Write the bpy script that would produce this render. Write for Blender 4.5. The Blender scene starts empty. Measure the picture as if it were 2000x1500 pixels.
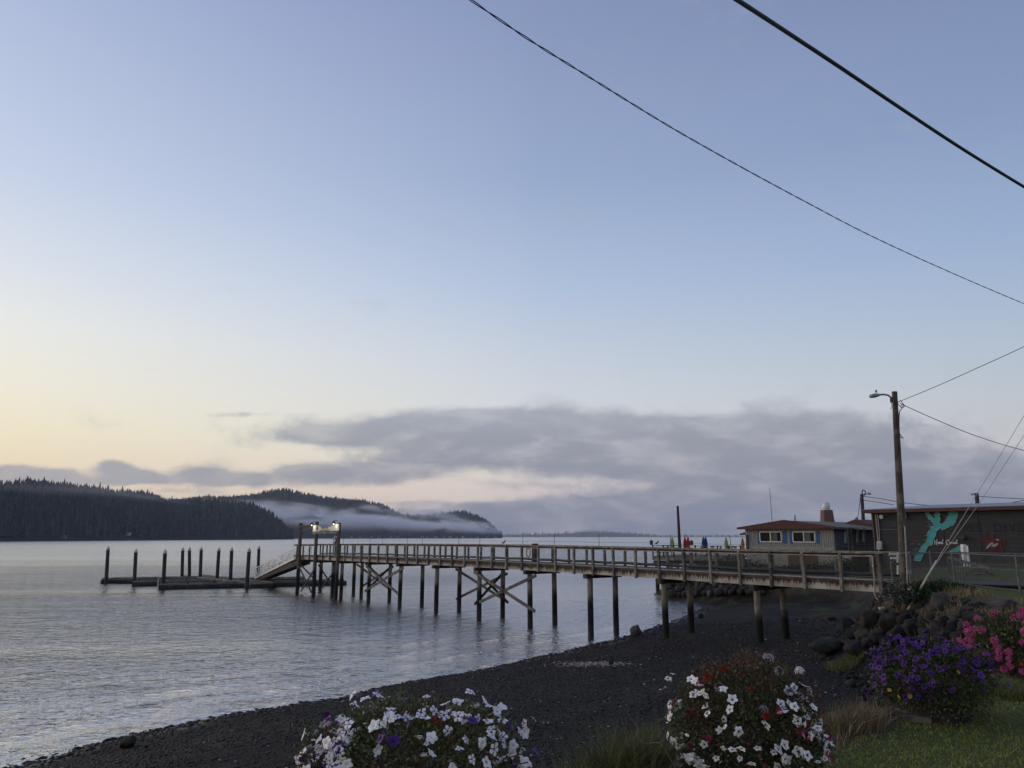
import bpy, math, random
import numpy as np
from mathutils import Vector, noise as mnoise
random.seed(7); rng = np.random.default_rng(11)
R = math.radians
SC = bpy.context.scene; COL = SC.collection

# ------------------------------------------------ camera, sky, sun, exposure
F = 1450.0; H = 5.5; TH = math.atan((1048 - 750) / F)
cam = bpy.data.objects.new('camera', bpy.data.cameras.new('camera')); COL.objects.link(cam)
cam.data.sensor_width = 36; cam.data.lens = F / 2000 * 36
cam.data.clip_start = 0.05; cam.data.clip_end = 60000
cam.location = (0, 0, H); cam.rotation_euler = (math.pi / 2 + TH, 0, 0)
SC.camera = cam
SC.view_settings.view_transform = 'Standard'; SC.view_settings.look = 'None'
SC.view_settings.exposure = 0.07; SC.view_settings.gamma = 1
SC.cycles.volume_bounces = 1; SC.cycles.max_bounces = 6; SC.cycles.transparent_max_bounces = 16

def ray(u, v):
    x = (u - 1000) / F; y = (750 - v) / F
    return (x, math.cos(TH) - y * math.sin(TH), math.sin(TH) + y * math.cos(TH))
def at(u, v, z):
    r = ray(u, v); t = (z - H) / r[2]; return r[0] * t, r[1] * t
def atY(u, v, Y):
    r = ray(u, v); t = Y / r[1]; return Vector((r[0] * t, Y, H + r[2] * t))
def lin(c):
    return tuple(((x / 255) / 12.92 if x / 255 <= .04045 else ((x / 255 + .055) / 1.055) ** 2.4) for x in c) + (1,)

class NT:
    """small helper to write node trees"""
    def __init__(s, tree): s.t = tree; s.n = tree.nodes; s.l = tree.links
    def new(s, typ, ins=None, **kw):
        n = s.n.new(typ)
        for k, v in kw.items(): setattr(n, k, v)
        if ins:
            for k, v in ins.items():
                sock = n.inputs[k]
                if isinstance(v, bpy.types.NodeSocket): s.l.new(v, sock)
                else: sock.default_value = v
        return n
    def m(s, op, a, b=0.0, c=0.0, clamp=False):
        n = s.n.new('ShaderNodeMath'); n.operation = op; n.use_clamp = clamp
        for i, x in enumerate((a, b, c)):
            if isinstance(x, bpy.types.NodeSocket): s.l.new(x, n.inputs[i])
            else: n.inputs[i].default_value = x
        return n.outputs[0]
    def ramp(s, fac, stops, interp='LINEAR'):
        n = s.n.new('ShaderNodeValToRGB'); s.l.new(fac, n.inputs[0]); cr = n.color_ramp; cr.interpolation = interp
        while len(cr.elements) < len(stops): cr.elements.new(.5)
        for e, (p, c) in zip(cr.elements, stops):
            e.position = p; e.color = c if len(c) == 4 else (*c, 1)
        return n.outputs[0]
    def mix(s, f, a, b, blend='MIX'):
        n = s.n.new('ShaderNodeMix'); n.data_type = 'RGBA'; n.blend_type = blend
        for i, x in ((0, f), (6, a), (7, b)):
            if isinstance(x, bpy.types.NodeSocket): s.l.new(x, n.inputs[i])
            else: n.inputs[i].default_value = x if i == 0 else (x if len(x) == 4 else (*x, 1))
        return n.outputs[2]
    def noise(s, vec, scale, detail=3, rough=.5, dist=0.0, out=0):
        n = s.new('ShaderNodeTexNoise', {'Scale': scale, 'Detail': detail, 'Roughness': rough, 'Distortion': dist})
        if vec is not None: s.l.new(vec, n.inputs['Vector'])
        return n.outputs[out]
    def mapr(s, x, a, b, c=0.0, d=1.0, smooth=True):
        n = s.new('ShaderNodeMapRange', {0: x, 1: a, 2: b, 3: c, 4: d}, clamp=True)
        if smooth: n.interpolation_type = 'SMOOTHSTEP'
        return n.outputs[0]

SUN_AZ = -62.0; SUN_EL = 2.0
def build_world():
    w = bpy.data.worlds.new('World'); SC.world = w; w.use_nodes = True
    w.cycles.sampling_method = 'MANUAL'; w.cycles.sample_map_resolution = 512
    T = NT(w.node_tree); w.node_tree.nodes.clear()
    tc = T.new('ShaderNodeTexCoord'); sep = T.new('ShaderNodeSeparateXYZ', {0: tc.outputs['Generated']})
    X, Y, Z = sep.outputs
    ay = T.m('MAXIMUM', T.m('ABSOLUTE', Y), .12)
    p = T.m('DIVIDE', X, ay); q = T.m('DIVIDE', Z, ay)
    # clear sky: elevation profile for the bright western side and for the darker side
    el = T.m('ARCSINE', Z)
    e01 = T.mapr(el, R(-4), R(60), 0, 1, False)
    def E(v, c): return ((math.atan(ray(1000, v)[2] / ray(1000, v)[1]) - R(-4)) / R(64), lin(c))
    L = T.ramp(e01, [E(1060, (235, 212, 188)), E(960, (255, 230, 192)), E(880, (255, 242, 206)), E(800, (252, 245, 225)), E(700, (243, 244, 239)), E(600, (227, 233, 242)), E(450, (203, 215, 238)), E(0, (160, 175, 214)), (1, lin((120, 142, 196)))])
    M = T.ramp(e01, [E(1060, (206, 190, 188)), E(980, (232, 217, 208)), E(920, (232, 222, 216)), E(860, (226, 227, 226)), E(740, (211, 218, 227)), E(560, (182, 199, 226)), E(350, (156, 175, 209)), E(0, (137, 152, 191)), (1, lin((98, 122, 180)))])
    Rr = T.ramp(e01, [E(1060, (165, 168, 180)), E(960, (190, 190, 200)), E(900, (204, 202, 206)), E(820, (194, 202, 210)), E(700, (176, 194, 214)), E(560, (156, 178, 212)), E(350, (137, 157, 195)), E(0, (119, 135, 173)), (1, lin((84, 106, 160)))])
    az = T.m('ARCTAN2', X, Y)
    f1 = T.mapr(az, R(-38), R(2), 0, 1, False); f2 = T.mapr(az, R(0), R(38), 0, 1, False)
    sky = T.mix(f2, T.mix(f1, L, M), Rr)
    # the half of the sky behind the camera is dimmer
    back = T.mapr(T.m('ABSOLUTE', T.m('SUBTRACT', az, R(-50))), R(95), R(180), 0, .45)
    sky = T.mix(back, sky, lin((118, 122, 142)))
    # clouds: banks set out in azimuth / height, torn by noise
    pq = T.new('ShaderNodeCombineXYZ', {0: p, 1: T.m('MULTIPLY', q, 3.4), 2: 0.0}).outputs[0]
    warp = T.noise(pq, 5, 4, .55, out=1)
    wv = T.new('ShaderNodeVectorMath', {0: warp, 1: (.5, .5, .5)}, operation='SUBTRACT').outputs[0]
    wv = T.new('ShaderNodeVectorMath', {0: wv, 'Scale': .05}, operation='SCALE').outputs[0]
    wvx = T.new('ShaderNodeSeparateXYZ', {0: wv}).outputs
    pw = T.m('ADD', p, T.m('MULTIPLY', wvx[0], 1.6)); qw = T.m('ADD', q, T.m('MULTIPLY', wvx[1], .55))
    def field(blobs):
        tot = None
        for (u, v, ru, rv, a) in blobs:
            r = ray(u, v); cp = r[0] / r[1]; cq = r[2] / r[1]
            sx = ru / F / r[1]; sy = rv / F / r[1]
            dx = T.m('DIVIDE', T.m('SUBTRACT', pw, cp), sx); dy = T.m('DIVIDE', T.m('SUBTRACT', qw, cq), sy)
            d = T.m('ADD', T.m('MULTIPLY', dx, dx), T.m('MULTIPLY', dy, dy))
            g = T.m('MULTIPLY', T.m('EXPONENT', T.m('MULTIPLY', d, -.8)), a)
            tot = g if tot is None else T.m('ADD', tot, g)
        return tot
    blobs = [(960, 812, 150, 22, 1.0), (800, 838, 250, 24, 1.1), (1130, 850, 260, 34, 1.1), (1000, 880, 330, 26, .7), (1500, 832, 300, 30, 1.0), (1330, 880, 280, 32, .8),
             (1640, 900, 380, 50, .9), (1900, 985, 420, 66, 1.3), (1500, 975, 330, 45, 1.0), (740, 922, 130, 24, 1.2), (585, 925, 45, 14, 1.0), (1200, 905, 210, 18, .5),
             (20, 922, 46, 17, 1.6), (75, 928, 40, 12, 1.3), (135, 929, 36, 14, 1.4), (232, 920, 36, 20, 1.35), (285, 932, 34, 12, .9), (395, 930, 48, 17, 1.2), (440, 934, 30, 12, .9), (497, 937, 26, 12, 1.05), (470, 806, 75, 7, .6),
             (1150, 1020, 420, 24, 1.2), (1750, 1040, 600, 40, 1.2), (1130, 985, 140, 9, .6), (300, 962, 200, 6, .5), (1000, 950, 120, 10, .35), (640, 968, 120, 12, -.5), (80, 885, 300, 14, -.4), (250, 943, 300, 8, .75), (1010, 1006, 160, 20, .7), (860, 985, 120, 6, .45), (620, 850, 80, 12, .8), (1240, 925, 120, 10, .35)]
    tot = field(blobs)
    st = T.new('ShaderNodeCombineXYZ', {0: pw, 1: T.m('MULTIPLY', qw, 1.5), 2: 3.3}).outputs[0]
    n1 = T.noise(st, 8, 7, .6, .08); n2 = T.noise(st, 24, 5, .62, .08)
    dens = T.m('ADD', tot, T.m('MULTIPLY', T.m('SUBTRACT', n1, .5), 1.5))
    dens = T.m('ADD', dens, T.m('MULTIPLY', T.m('SUBTRACT', n2, .5), 1.0))
    mask = T.mapr(dens, .16, 1.0, 0, .93)
    mask = T.m('MULTIPLY', mask, T.mapr(Y, -.1, .25, 0, 1))
    ccol = T.ramp(e01, [E(1060, (108, 118, 138)), E(1010, (121, 129, 148)), E(930, (140, 145, 160)), E(860, (149, 153, 166)), E(780, (170, 176, 189))])
    n3 = T.noise(T.new('ShaderNodeCombineXYZ', {0: pw, 1: T.m('MULTIPLY', qw, 2.8), 2: 9.0}).outputs[0], 9, 6, .6, .1)
    ccol = T.mix(T.mapr(n3, .42, .72, 0, .62), ccol, T.mix(.5, sky, lin((170, 172, 186))))
    ccol = T.mix(T.m('MULTIPLY', T.mapr(az, R(0), R(-34), 0, 1), .5), ccol, lin((190, 188, 188)))
    col = T.mix(mask, sky, ccol)
    bg = T.new('ShaderNodeBackground', {0: col, 1: 1.0})
    nish = T.new('ShaderNodeTexSky', sky_type='NISHITA', sun_disc=False, sun_elevation=R(SUN_EL), sun_rotation=R(SUN_AZ))
    bg2 = T.new('ShaderNodeBackground', {0: nish.outputs[0], 1: 0.05})
    mx = T.new('ShaderNodeMixShader', {0: .08, 1: bg.outputs[0], 2: bg2.outputs[0]})
    T.new('ShaderNodeOutputWorld', {0: mx.outputs[0]})
build_world()
sun = bpy.data.objects.new('sun', bpy.data.lights.new('sun', 'SUN')); COL.objects.link(sun)
sun.data.energy = 0.8; sun.data.angle = R(22); sun.data.color = (1, .80, .58)
sd = Vector((math.sin(R(SUN_AZ)) * math.cos(R(14)), math.cos(R(SUN_AZ)) * math.cos(R(14)), math.sin(R(14))))
sun.rotation_euler = sd.to_track_quat('Z', 'Y').to_euler()

# ------------------------------------------------ object helpers
def props(o, label=None, cat=None, group=None, kind=None, category=None):
    cat = cat or category
    if label: o['label'] = label
    if cat: o['category'] = cat
    if group: o['group'] = group
    if kind: o['kind'] = kind
    return o
def thing(name, label, cat, loc=(0, 0, 0), group=None, rz=0):
    o = bpy.data.objects.new(name, None); COL.objects.link(o); o.location = loc; o.rotation_euler[2] = rz
    o.empty_display_size = .2
    return props(o, label, cat, group)
def wloc(o):
    v = Vector((0, 0, 0))
    while o: v = v + Vector(o.location); o = o.parent
    return v
class MB:
    def __init__(s, o=(0, 0, 0)): s.v = []; s.f = []; s.mi = []; s.o = Vector(o); s.cur = 0
    def add(s, vs, fs):
        b = len(s.v); s.v += [tuple(Vector(v) - s.o) for v in vs]; s.f += [tuple(b + i for i in f) for f in fs]; s.mi += [s.cur] * len(fs); return s
    def box(s, a, b):
        (x0, y0, z0), (x1, y1, z1) = a, b
        return s.add([(x0, y0, z0), (x1, y0, z0), (x1, y1, z0), (x0, y1, z0), (x0, y0, z1), (x1, y0, z1), (x1, y1, z1), (x0, y1, z1)],
                     [(0, 3, 2, 1), (4, 5, 6, 7), (0, 1, 5, 4), (1, 2, 6, 5), (2, 3, 7, 6), (3, 0, 4, 7)])
    def bar(s, p, q, w, h, up=(0, 0, 1)):
        """rectangular bar from p to q, w across, h along up"""
        p, q = Vector(p), Vector(q); d = (q - p).normalized(); u = Vector(up)
        if abs(d.dot(u)) > .98: u = Vector((1, 0, 0))
        x = d.cross(u).normalized() * (w / 2); y = x.cross(d).normalized() * (h / 2)
        vs = [p - x - y, p + x - y, p + x + y, p - x + y, q - x - y, q + x - y, q + x + y, q - x + y]
        return s.add(vs, [(3, 2, 1, 0), (4, 5, 6, 7), (0, 1, 5, 4), (1, 2, 6, 5), (2, 3, 7, 6), (3, 0, 4, 7)])
    def tube(s, pts, r, n=8, cap=True):
        pts = [Vector(p) for p in pts]; rs = r if isinstance(r, (list, tuple)) else [r] * len(pts)
        vs = []; fs = []; prev = None
        for i, p in enumerate(pts):
            d = (pts[min(i + 1, len(pts) - 1)] - pts[max(i - 1, 0)]).normalized()
            if prev is None:
                u = Vector((0, 0, 1)) if abs(d.z) < .9 else Vector((1, 0, 0)); x = d.cross(u).normalized()
            else: x = (prev - d * prev.dot(d)).normalized()
            prev = x; y = d.cross(x)
            for k in range(n):
                a = 2 * math.pi * k / n; vs.append(p + (x * math.cos(a) + y * math.sin(a)) * rs[i])
        for i in range(len(pts) - 1):
            for k in range(n):
                k2 = (k + 1) % n; fs.append((i * n + k, i * n + k2, (i + 1) * n + k2, (i + 1) * n + k))
        if cap:
            fs.append(tuple(range(n - 1, -1, -1))); fs.append(tuple((len(pts) - 1) * n + k for k in range(n)))
        return s.add(vs, fs)
    def poly(s, pts): return s.add(pts, [tuple(range(len(pts)))])
    def prism(s, pts, d):
        n = len(pts); d = Vector(d); vs = [Vector(p) for p in pts] + [Vector(p) + d for p in pts]
        fs = [tuple(range(n - 1, -1, -1)), tuple(range(n, 2 * n))] + [(i, (i + 1) % n, n + (i + 1) % n, n + i) for i in range(n)]
        return s.add(vs, fs)
    def build(s, name, mat, parent=None, smooth=False, **kw):
        me = bpy.data.meshes.new(name); me.from_pydata(s.v, [], s.f)
        for m_ in (mat if isinstance(mat, (list, tuple)) else [mat]): me.materials.append(m_)
        if any(s.mi): me.polygons.foreach_set('material_index', s.mi)
        if smooth: me.polygons.foreach_set('use_smooth', [True] * len(me.polygons))
        me.update()
        o = bpy.data.objects.new(name, me); COL.objects.link(o); o.location = s.o
        loc_ = kw.pop('local', False)
        if parent: o.parent = parent; o.location = s.o if loc_ else s.o - wloc(parent)
        return props(o, **kw)
def link_np(name, V, Fc, mat, smooth=False, attr=None, loc=None, parent=None, **kw):
    """mesh straight from numpy arrays (faces all of one size)"""
    me = bpy.data.meshes.new(name); n = Fc.shape[1]
    me.vertices.add(len(V)); me.vertices.foreach_set('co', np.ascontiguousarray(V, np.float32).ravel())
    me.loops.add(Fc.size); me.loops.foreach_set('vertex_index', np.ascontiguousarray(Fc, np.int32).ravel())
    me.polygons.add(len(Fc)); me.polygons.foreach_set('loop_start', np.arange(0, Fc.size, n, dtype=np.int32))
    me.polygons.foreach_set('loop_total', np.full(len(Fc), n, np.int32))
    if smooth: me.polygons.foreach_set('use_smooth', np.ones(len(Fc), bool))
    me.update(calc_edges=True)
    if attr:
        for k, (dom, val) in attr.items():
            a = me.attributes.new(k, 'FLOAT', dom); a.data.foreach_set('value', np.ascontiguousarray(val, np.float32))
    for m_ in (mat if isinstance(mat, (list, tuple)) else [mat]): me.materials.append(m_)
    o = bpy.data.objects.new(name, me); COL.objects.link(o)
    if loc is not None: o.location = loc
    if parent: o.parent = parent
    return props(o, **kw)

# ------------------------------------------------ materials
MATS = {}
def mat(name, c1, c2=None, rough=.8, scale=4, stretch=(1, 1, 1), bump=.0, bscale=None, metal=0, spec=.3, coord='Object', detail=4, lo=.3, hi=.7):
    m = bpy.data.materials.new(name); m.use_nodes = True; T = NT(m.node_tree); T.n.clear()
    tc = T.new('ShaderNodeTexCoord'); src = tc.outputs[coord] if coord != 'Object' else P_(T)
    mp = T.new('ShaderNodeMapping', {0: src, 'Scale': stretch})
    b = T.new('ShaderNodeBsdfPrincipled', {'Roughness': rough, 'Metallic': metal, 'Specular IOR Level': spec})
    if c2 is None: c2 = tuple(x * .7 for x in c1)
    n = T.noise(mp.outputs[0], scale, detail, .6)
    c_ = T.mix(T.mapr(n, lo, hi), (*c1, 1), (*c2, 1))
    if 'wood' in name or 'timber' in name or 'plank' in name:      # boards weather unevenly from one to the next
        big = T.noise(src, .9, 2, .5); c_ = T.mix(T.mapr(big, .4, .68, 0, .65), c_, tuple(x * .5 for x in c2) + (1,)); c_ = T.mix(T.mapr(T.noise(src, 2.7, 2, .5), .52, .66, 0, .5), c_, tuple(min(1, x * 1.45) for x in c1) + (1,))
    T.l.new(c_, b.inputs['Base Color'])
    if bump:
        nb = T.noise(mp.outputs[0], bscale or scale * 3, 3, .6)
        bp = T.new('ShaderNodeBump', {'Strength': bump, 'Distance': .02, 'Height': nb}); T.l.new(bp.outputs[0], b.inputs['Normal'])
    T.new('ShaderNodeOutputMaterial', {0: b.outputs[0]}); MATS[name] = m
    return m
def custom(name):
    m = bpy.data.materials.new(name); m.use_nodes = True; T = NT(m.node_tree); T.n.clear()
    b = T.new('ShaderNodeBsdfPrincipled', {'Roughness': .85, 'Specular IOR Level': .25}); o = T.new('ShaderNodeOutputMaterial', {0: b.outputs[0]})
    MATS[name] = m
    return m, T, b
def P_(T):
    g = T.new('ShaderNodeNewGeometry'); return g.outputs['Position']
WOOD = mat('weathered wood', (.27, .242, .19), (.12, .104, .08), scale=3, stretch=(1, 1, 1), bump=.4, bscale=40)
WOODD = mat('dark weathered wood', (.07, .058, .05), (.035, .03, .027), scale=4, bump=.4, bscale=30)
BRACEM = mat('brace timber', (.16, .14, .115), (.07, .06, .05), scale=5, bump=.3)
WOODR = mat('reddish plank', (.09, .062, .048), (.055, .04, .033), scale=6, bump=.3, bscale=30)
GREYW = mat('grey rail wood', (.24, .217, .175), (.11, .098, .08), scale=5, bump=.3, bscale=40)
GALV = mat('galvanised steel', (.36, .37, .38), (.24, .25, .26), rough=.45, metal=.6, scale=8)
ALU = mat('aluminium', (.62, .63, .64), (.45, .46, .47), rough=.4, metal=.3, scale=6)
WHITE = mat('white paint', (.72, .72, .70), (.5, .5, .48), rough=.5, scale=9)
DARK = mat('dark rubber', (.02, .02, .022), (.035, .035, .035), rough=.5, scale=10)
BLACKM = mat('black metal', (.025, .025, .03), (.05, .045, .04), rough=.5, scale=8)
CONC = mat('concrete', (.25, .235, .215), (.13, .125, .115), scale=5, bump=.5, bscale=30)
RUSTR = mat('rust red fascia', (.12, .05, .042), (.065, .03, .027), scale=3, stretch=(1, 1, 4), bump=.2)
ROOFM = mat('grey metal roof', (.20, .215, .235), (.14, .15, .165), rough=.45, scale=2, stretch=(1, 6, 1))
ROPE = mat('wire', (.03, .03, .032), (.05, .05, .05), rough=.6, scale=10)
def mk_pile():
    m, T, b = custom('piling timber'); pos = P_(T); s = T.new('ShaderNodeSeparateXYZ', {0: pos}).outputs
    mp = T.new('ShaderNodeMapping', {0: pos, 'Scale': (6, 6, .8)}).outputs[0]
    n = T.noise(mp, 2.2, 5, .65); n2 = T.noise(pos, 3.0, 3, .6)
    dry = T.mix(T.mapr(n, .35, .65), (.27, .24, .20, 1), (.13, .105, .085, 1))
    dry = T.mix(T.mapr(T.noise(pos, .35, 2), .45, .6, 0, .55), dry, (.14, .155, .09, 1))
    zz = T.m('ADD', s[2], T.m('MULTIPLY', T.m('SUBTRACT', n2, .5), .5))
    c = T.mix(T.mapr(zz, 2.35, 1.95), dry, (.05, .055, .028, 1))
    c = T.mix(T.mapr(zz, 2.05, 1.75), c, (.012, .012, .011, 1))
    c = T.mix(T.mapr(zz, .85, .35), c, T.mix(T.mapr(n, .4, .6), (.05, .045, .036, 1), (.016, .016, .014, 1)))
    T.l.new(c, b.inputs['Base Color'])
    bp = T.new('ShaderNodeBump', {'Strength': .5, 'Distance': .03, 'Height': n}); T.l.new(bp.outputs[0], b.inputs['Normal'])
    return m
PILE = mk_pile()
def mk_fascia():
    m, T, b = custom('stained fascia board'); pos = P_(T); s = T.new('ShaderNodeSeparateXYZ', {0: pos}).outputs
    mp = T.new('ShaderNodeMapping', {0: pos, 'Scale': (5, 5, .7)}).outputs[0]
    drip = T.noise(mp, 3.0, 4, .7); g = T.noise(pos, 1.1, 3)
    base = T.mix(T.mapr(g, .35, .65), (.43, .39, .315, 1), (.265, .23, .18, 1))
    h = T.mapr(s[2], 3.36, 3.72, 0, 1, False)
    k = T.mapr(T.m('ADD', T.m('MULTIPLY', h, .42), T.m('MULTIPLY', drip, .95)), .62, .82)
    T.l.new(T.mix(k, base, (.045, .026, .019, 1)), b.inputs['Base Color'])
    return m
FASCIA = mk_fascia()
def mk_rock(name, c1, c2, moss=False):
    m, T, b = custom(name); pos = P_(T)
    n = T.noise(pos, 2.2, 6, .65); n2 = T.noise(pos, 14, 4, .7)
    c = T.mix(T.mapr(n, .35, .65), (*c1, 1), (*c2, 1)); c = T.mix(T.mapr(n2, .55, .75, 0, .5), c, tuple(x * 1.8 for x in c1) + (1,))
    if moss: c = T.mix(T.mapr(T.noise(pos, .9, 3), .5, .65, 0, .7), c, (.05, .055, .025, 1))
    T.l.new(c, b.inputs['Base Color'])
    bp = T.new('ShaderNodeBump', {'Strength': .8, 'Distance': .06, 'Height': T.m('ADD', n2, n)}); T.l.new(bp.outputs[0], b.inputs['Normal'])
    return m
ROCK = mk_rock('dark basalt', (.026, .023, .021), (.009, .008, .008), True)
ROCKB = mk_rock('brown boulder', (.04, .033, .028), (.014, .012, .011))
ROCKG = mk_rock('grey boulder', (.10, .092, .086), (.035, .032, .03))
def mk_leaf(name, stops, rough=.6, trans=.15):
    m, T, b = custom(name); a = T.new('ShaderNodeAttribute', attribute_name='rnd')
    T.l.new(T.ramp(a.outputs['Fac'], stops), b.inputs['Base Color']); b.inputs['Roughness'].default_value = rough
    return m
LEAF_A = mk_leaf('petunia leaves', [(0, (.05, .075, .025)), (.35, (.09, .12, .04)), (.6, (.13, .14, .06)), (.8, (.19, .14, .08)), (1, (.22, .2, .13))])
LEAF_C = mk_leaf('dark green leaves', [(0, (.028, .04, .014)), (.6, (.065, .088, .028)), (1, (.13, .13, .05))])
LEAF_R = mk_leaf('spent brown stems', [(0, (.07, .035, .02)), (.6, (.12, .06, .035)), (1, (.16, .1, .06))])
GRASSM = mk_leaf('lawn grass', [(0, (.11, .16, .022)), (.6, (.215, .26, .035)), (1, (.42, .34, .10))])
DKGALV = mat('dull galvanised', (.16, .16, .16), (.09, .09, .088), rough=.6, metal=.3, scale=8)
MESHM = mat('weathered mesh wire', (.07, .07, .068), (.04, .04, .04), rough=.7, scale=8)
DRYM = mk_leaf('dry grass', [(0, (.07, .06, .025)), (.4, (.16, .12, .06)), (.8, (.27, .2, .11)), (1, (.38, .3, .18))])
MIXM = mk_leaf('half green grass', [(0, (.05, .08, .02)), (.5, (.10, .12, .04)), (.75, (.2, .16, .07)), (1, (.3, .23, .12))])
FORM = mk_leaf('conifer forest', [(0, (.004, .010, .009)), (.5, (.010, .018, .015)), (.85, (.022, .034, .024)), (1, (.05, .055, .03))])
# ------------------------------------------------ terrain
LANDP = np.array([(-90, -8), (-20, 1.5), (-8, 3.2), (-2, 4.3), (.5, 5.3), (2.2, 6.6), (4.2, 8.3), (6.6, 10.6), (9.2, 13.5), (11.8, 18), (13.6, 23), (14.4, 27), (15.8, 30), (19, 36), (24, 45), (25.5, 54), (22, 60), (17.5, 66), (16.8, 74), (24, 86), (60, 115), (250, 180), (250, -100), (-90, -100)], float)
SHP = [at(u, v, 0) for u, v in [(0, 1497), (150, 1462), (300, 1428), (450, 1396), (560, 1382), (685, 1360), (810, 1330), (935, 1312), (1010, 1292), (1100, 1272), (1160, 1258), (1230, 1243), (1290, 1222), (1340, 1203), (1375, 1188), (1378, 1180), (1340, 1173)]]
SHP = np.array([(-90, -40), (-30, 2), (-16, 15.5)] + SHP + [(14.3, 68), (14, 76), (22, 90), (60, 120), (250, 190), (250, -100), (-90, -100)], float)
def sdist(x, y, P):
    x = np.asarray(x, float); y = np.asarray(y, float); d = np.full(x.shape, 1e9); ins = np.zeros(x.shape, bool)
    for i in range(len(P)):
        a = P[i]; b = P[(i + 1) % len(P)]; e = b - a
        t = np.clip(((x - a[0]) * e[0] + (y - a[1]) * e[1]) / (e @ e), 0, 1)
        d = np.minimum(d, np.hypot(x - a[0] - t * e[0], y - a[1] - t * e[1]))
        c = ((a[1] > y) != (b[1] > y)); xi = a[0] + (y - a[1]) * e[0] / (e[1] if e[1] else 1e-9)
        ins ^= c & (x < xi)
    return np.where(ins, d, -d)
def wob(x, y):
    return (np.sin(x * 1.3 + .7 * y) * .5 + np.sin(x * .37 - y * .61 + 2) + np.sin(y * 1.9 + x * .8 + 1) * .3 + np.sin(x * 3.1 - y * 2.3) * .15)
def gz(x, y):
    s = sdist(x, y, SHP); b = sdist(x, y, LANDP); w = wob(x, y)
    beach = np.interp(s, [-60, -15, 0, 4.6, 13, 20, 30], [-4, -1.6, 0, .62, 1.15, 1.75, 2.2]) + w * .02 * np.clip(s + 1, .2, 3)
    top = 3.8 - 1.3 * np.clip((np.asarray(y, float) - 44) / 12, 0, 1) * np.clip((34 - np.asarray(x, float)) / 4, 0, 1) + w * .025
    W = np.where(np.asarray(y, float) < 12, 2.4, 3.2) + w * .35
    k = np.clip(b / W + 1, 0, 1); k = k * k * (3 - 2 * k) * .75 + k * .25
    return beach + (np.maximum(top, beach) - beach) * k
def gz1(x, y): return float(gz(np.array([x]), np.array([y]))[0])
def hit(u, v, t1=140.0):
    """where the sight line of a photograph pixel meets the ground"""
    r = np.array(ray(u, v)); t = np.linspace(3, t1, 1400); x = r[0] * t; y = r[1] * t; z = H + r[2] * t
    g = gz(x, y); k = np.argmax(z < g)
    return Vector((x[k], y[k], float(g[k])))
def axis(parts):
    out = []
    for a, b, st in parts: out += list(np.arange(a, b, st))
    return np.array(out + [parts[-1][1]])
gx = axis([(-90, -24, 6), (-24, -2, .45), (-2, 14, .22), (14, 30, .4), (30, 60, 3), (60, 250, 19)])
gy = axis([(-60, 0, 6), (0, 30, .25), (30, 72, .45), (72, 90, 2), (90, 200, 11)])
X, Y = np.meshgrid(gx, gy); fx, fy = X.ravel(), Y.ravel(); Zg = gz(fx, fy)
nx, ny = len(gx), len(gy); idx = np.arange(nx * ny).reshape(ny, nx)
quads = np.stack([idx[:-1, :-1], idx[:-1, 1:], idx[1:, 1:], idx[1:, :-1]], -1).reshape(-1, 4)
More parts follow.
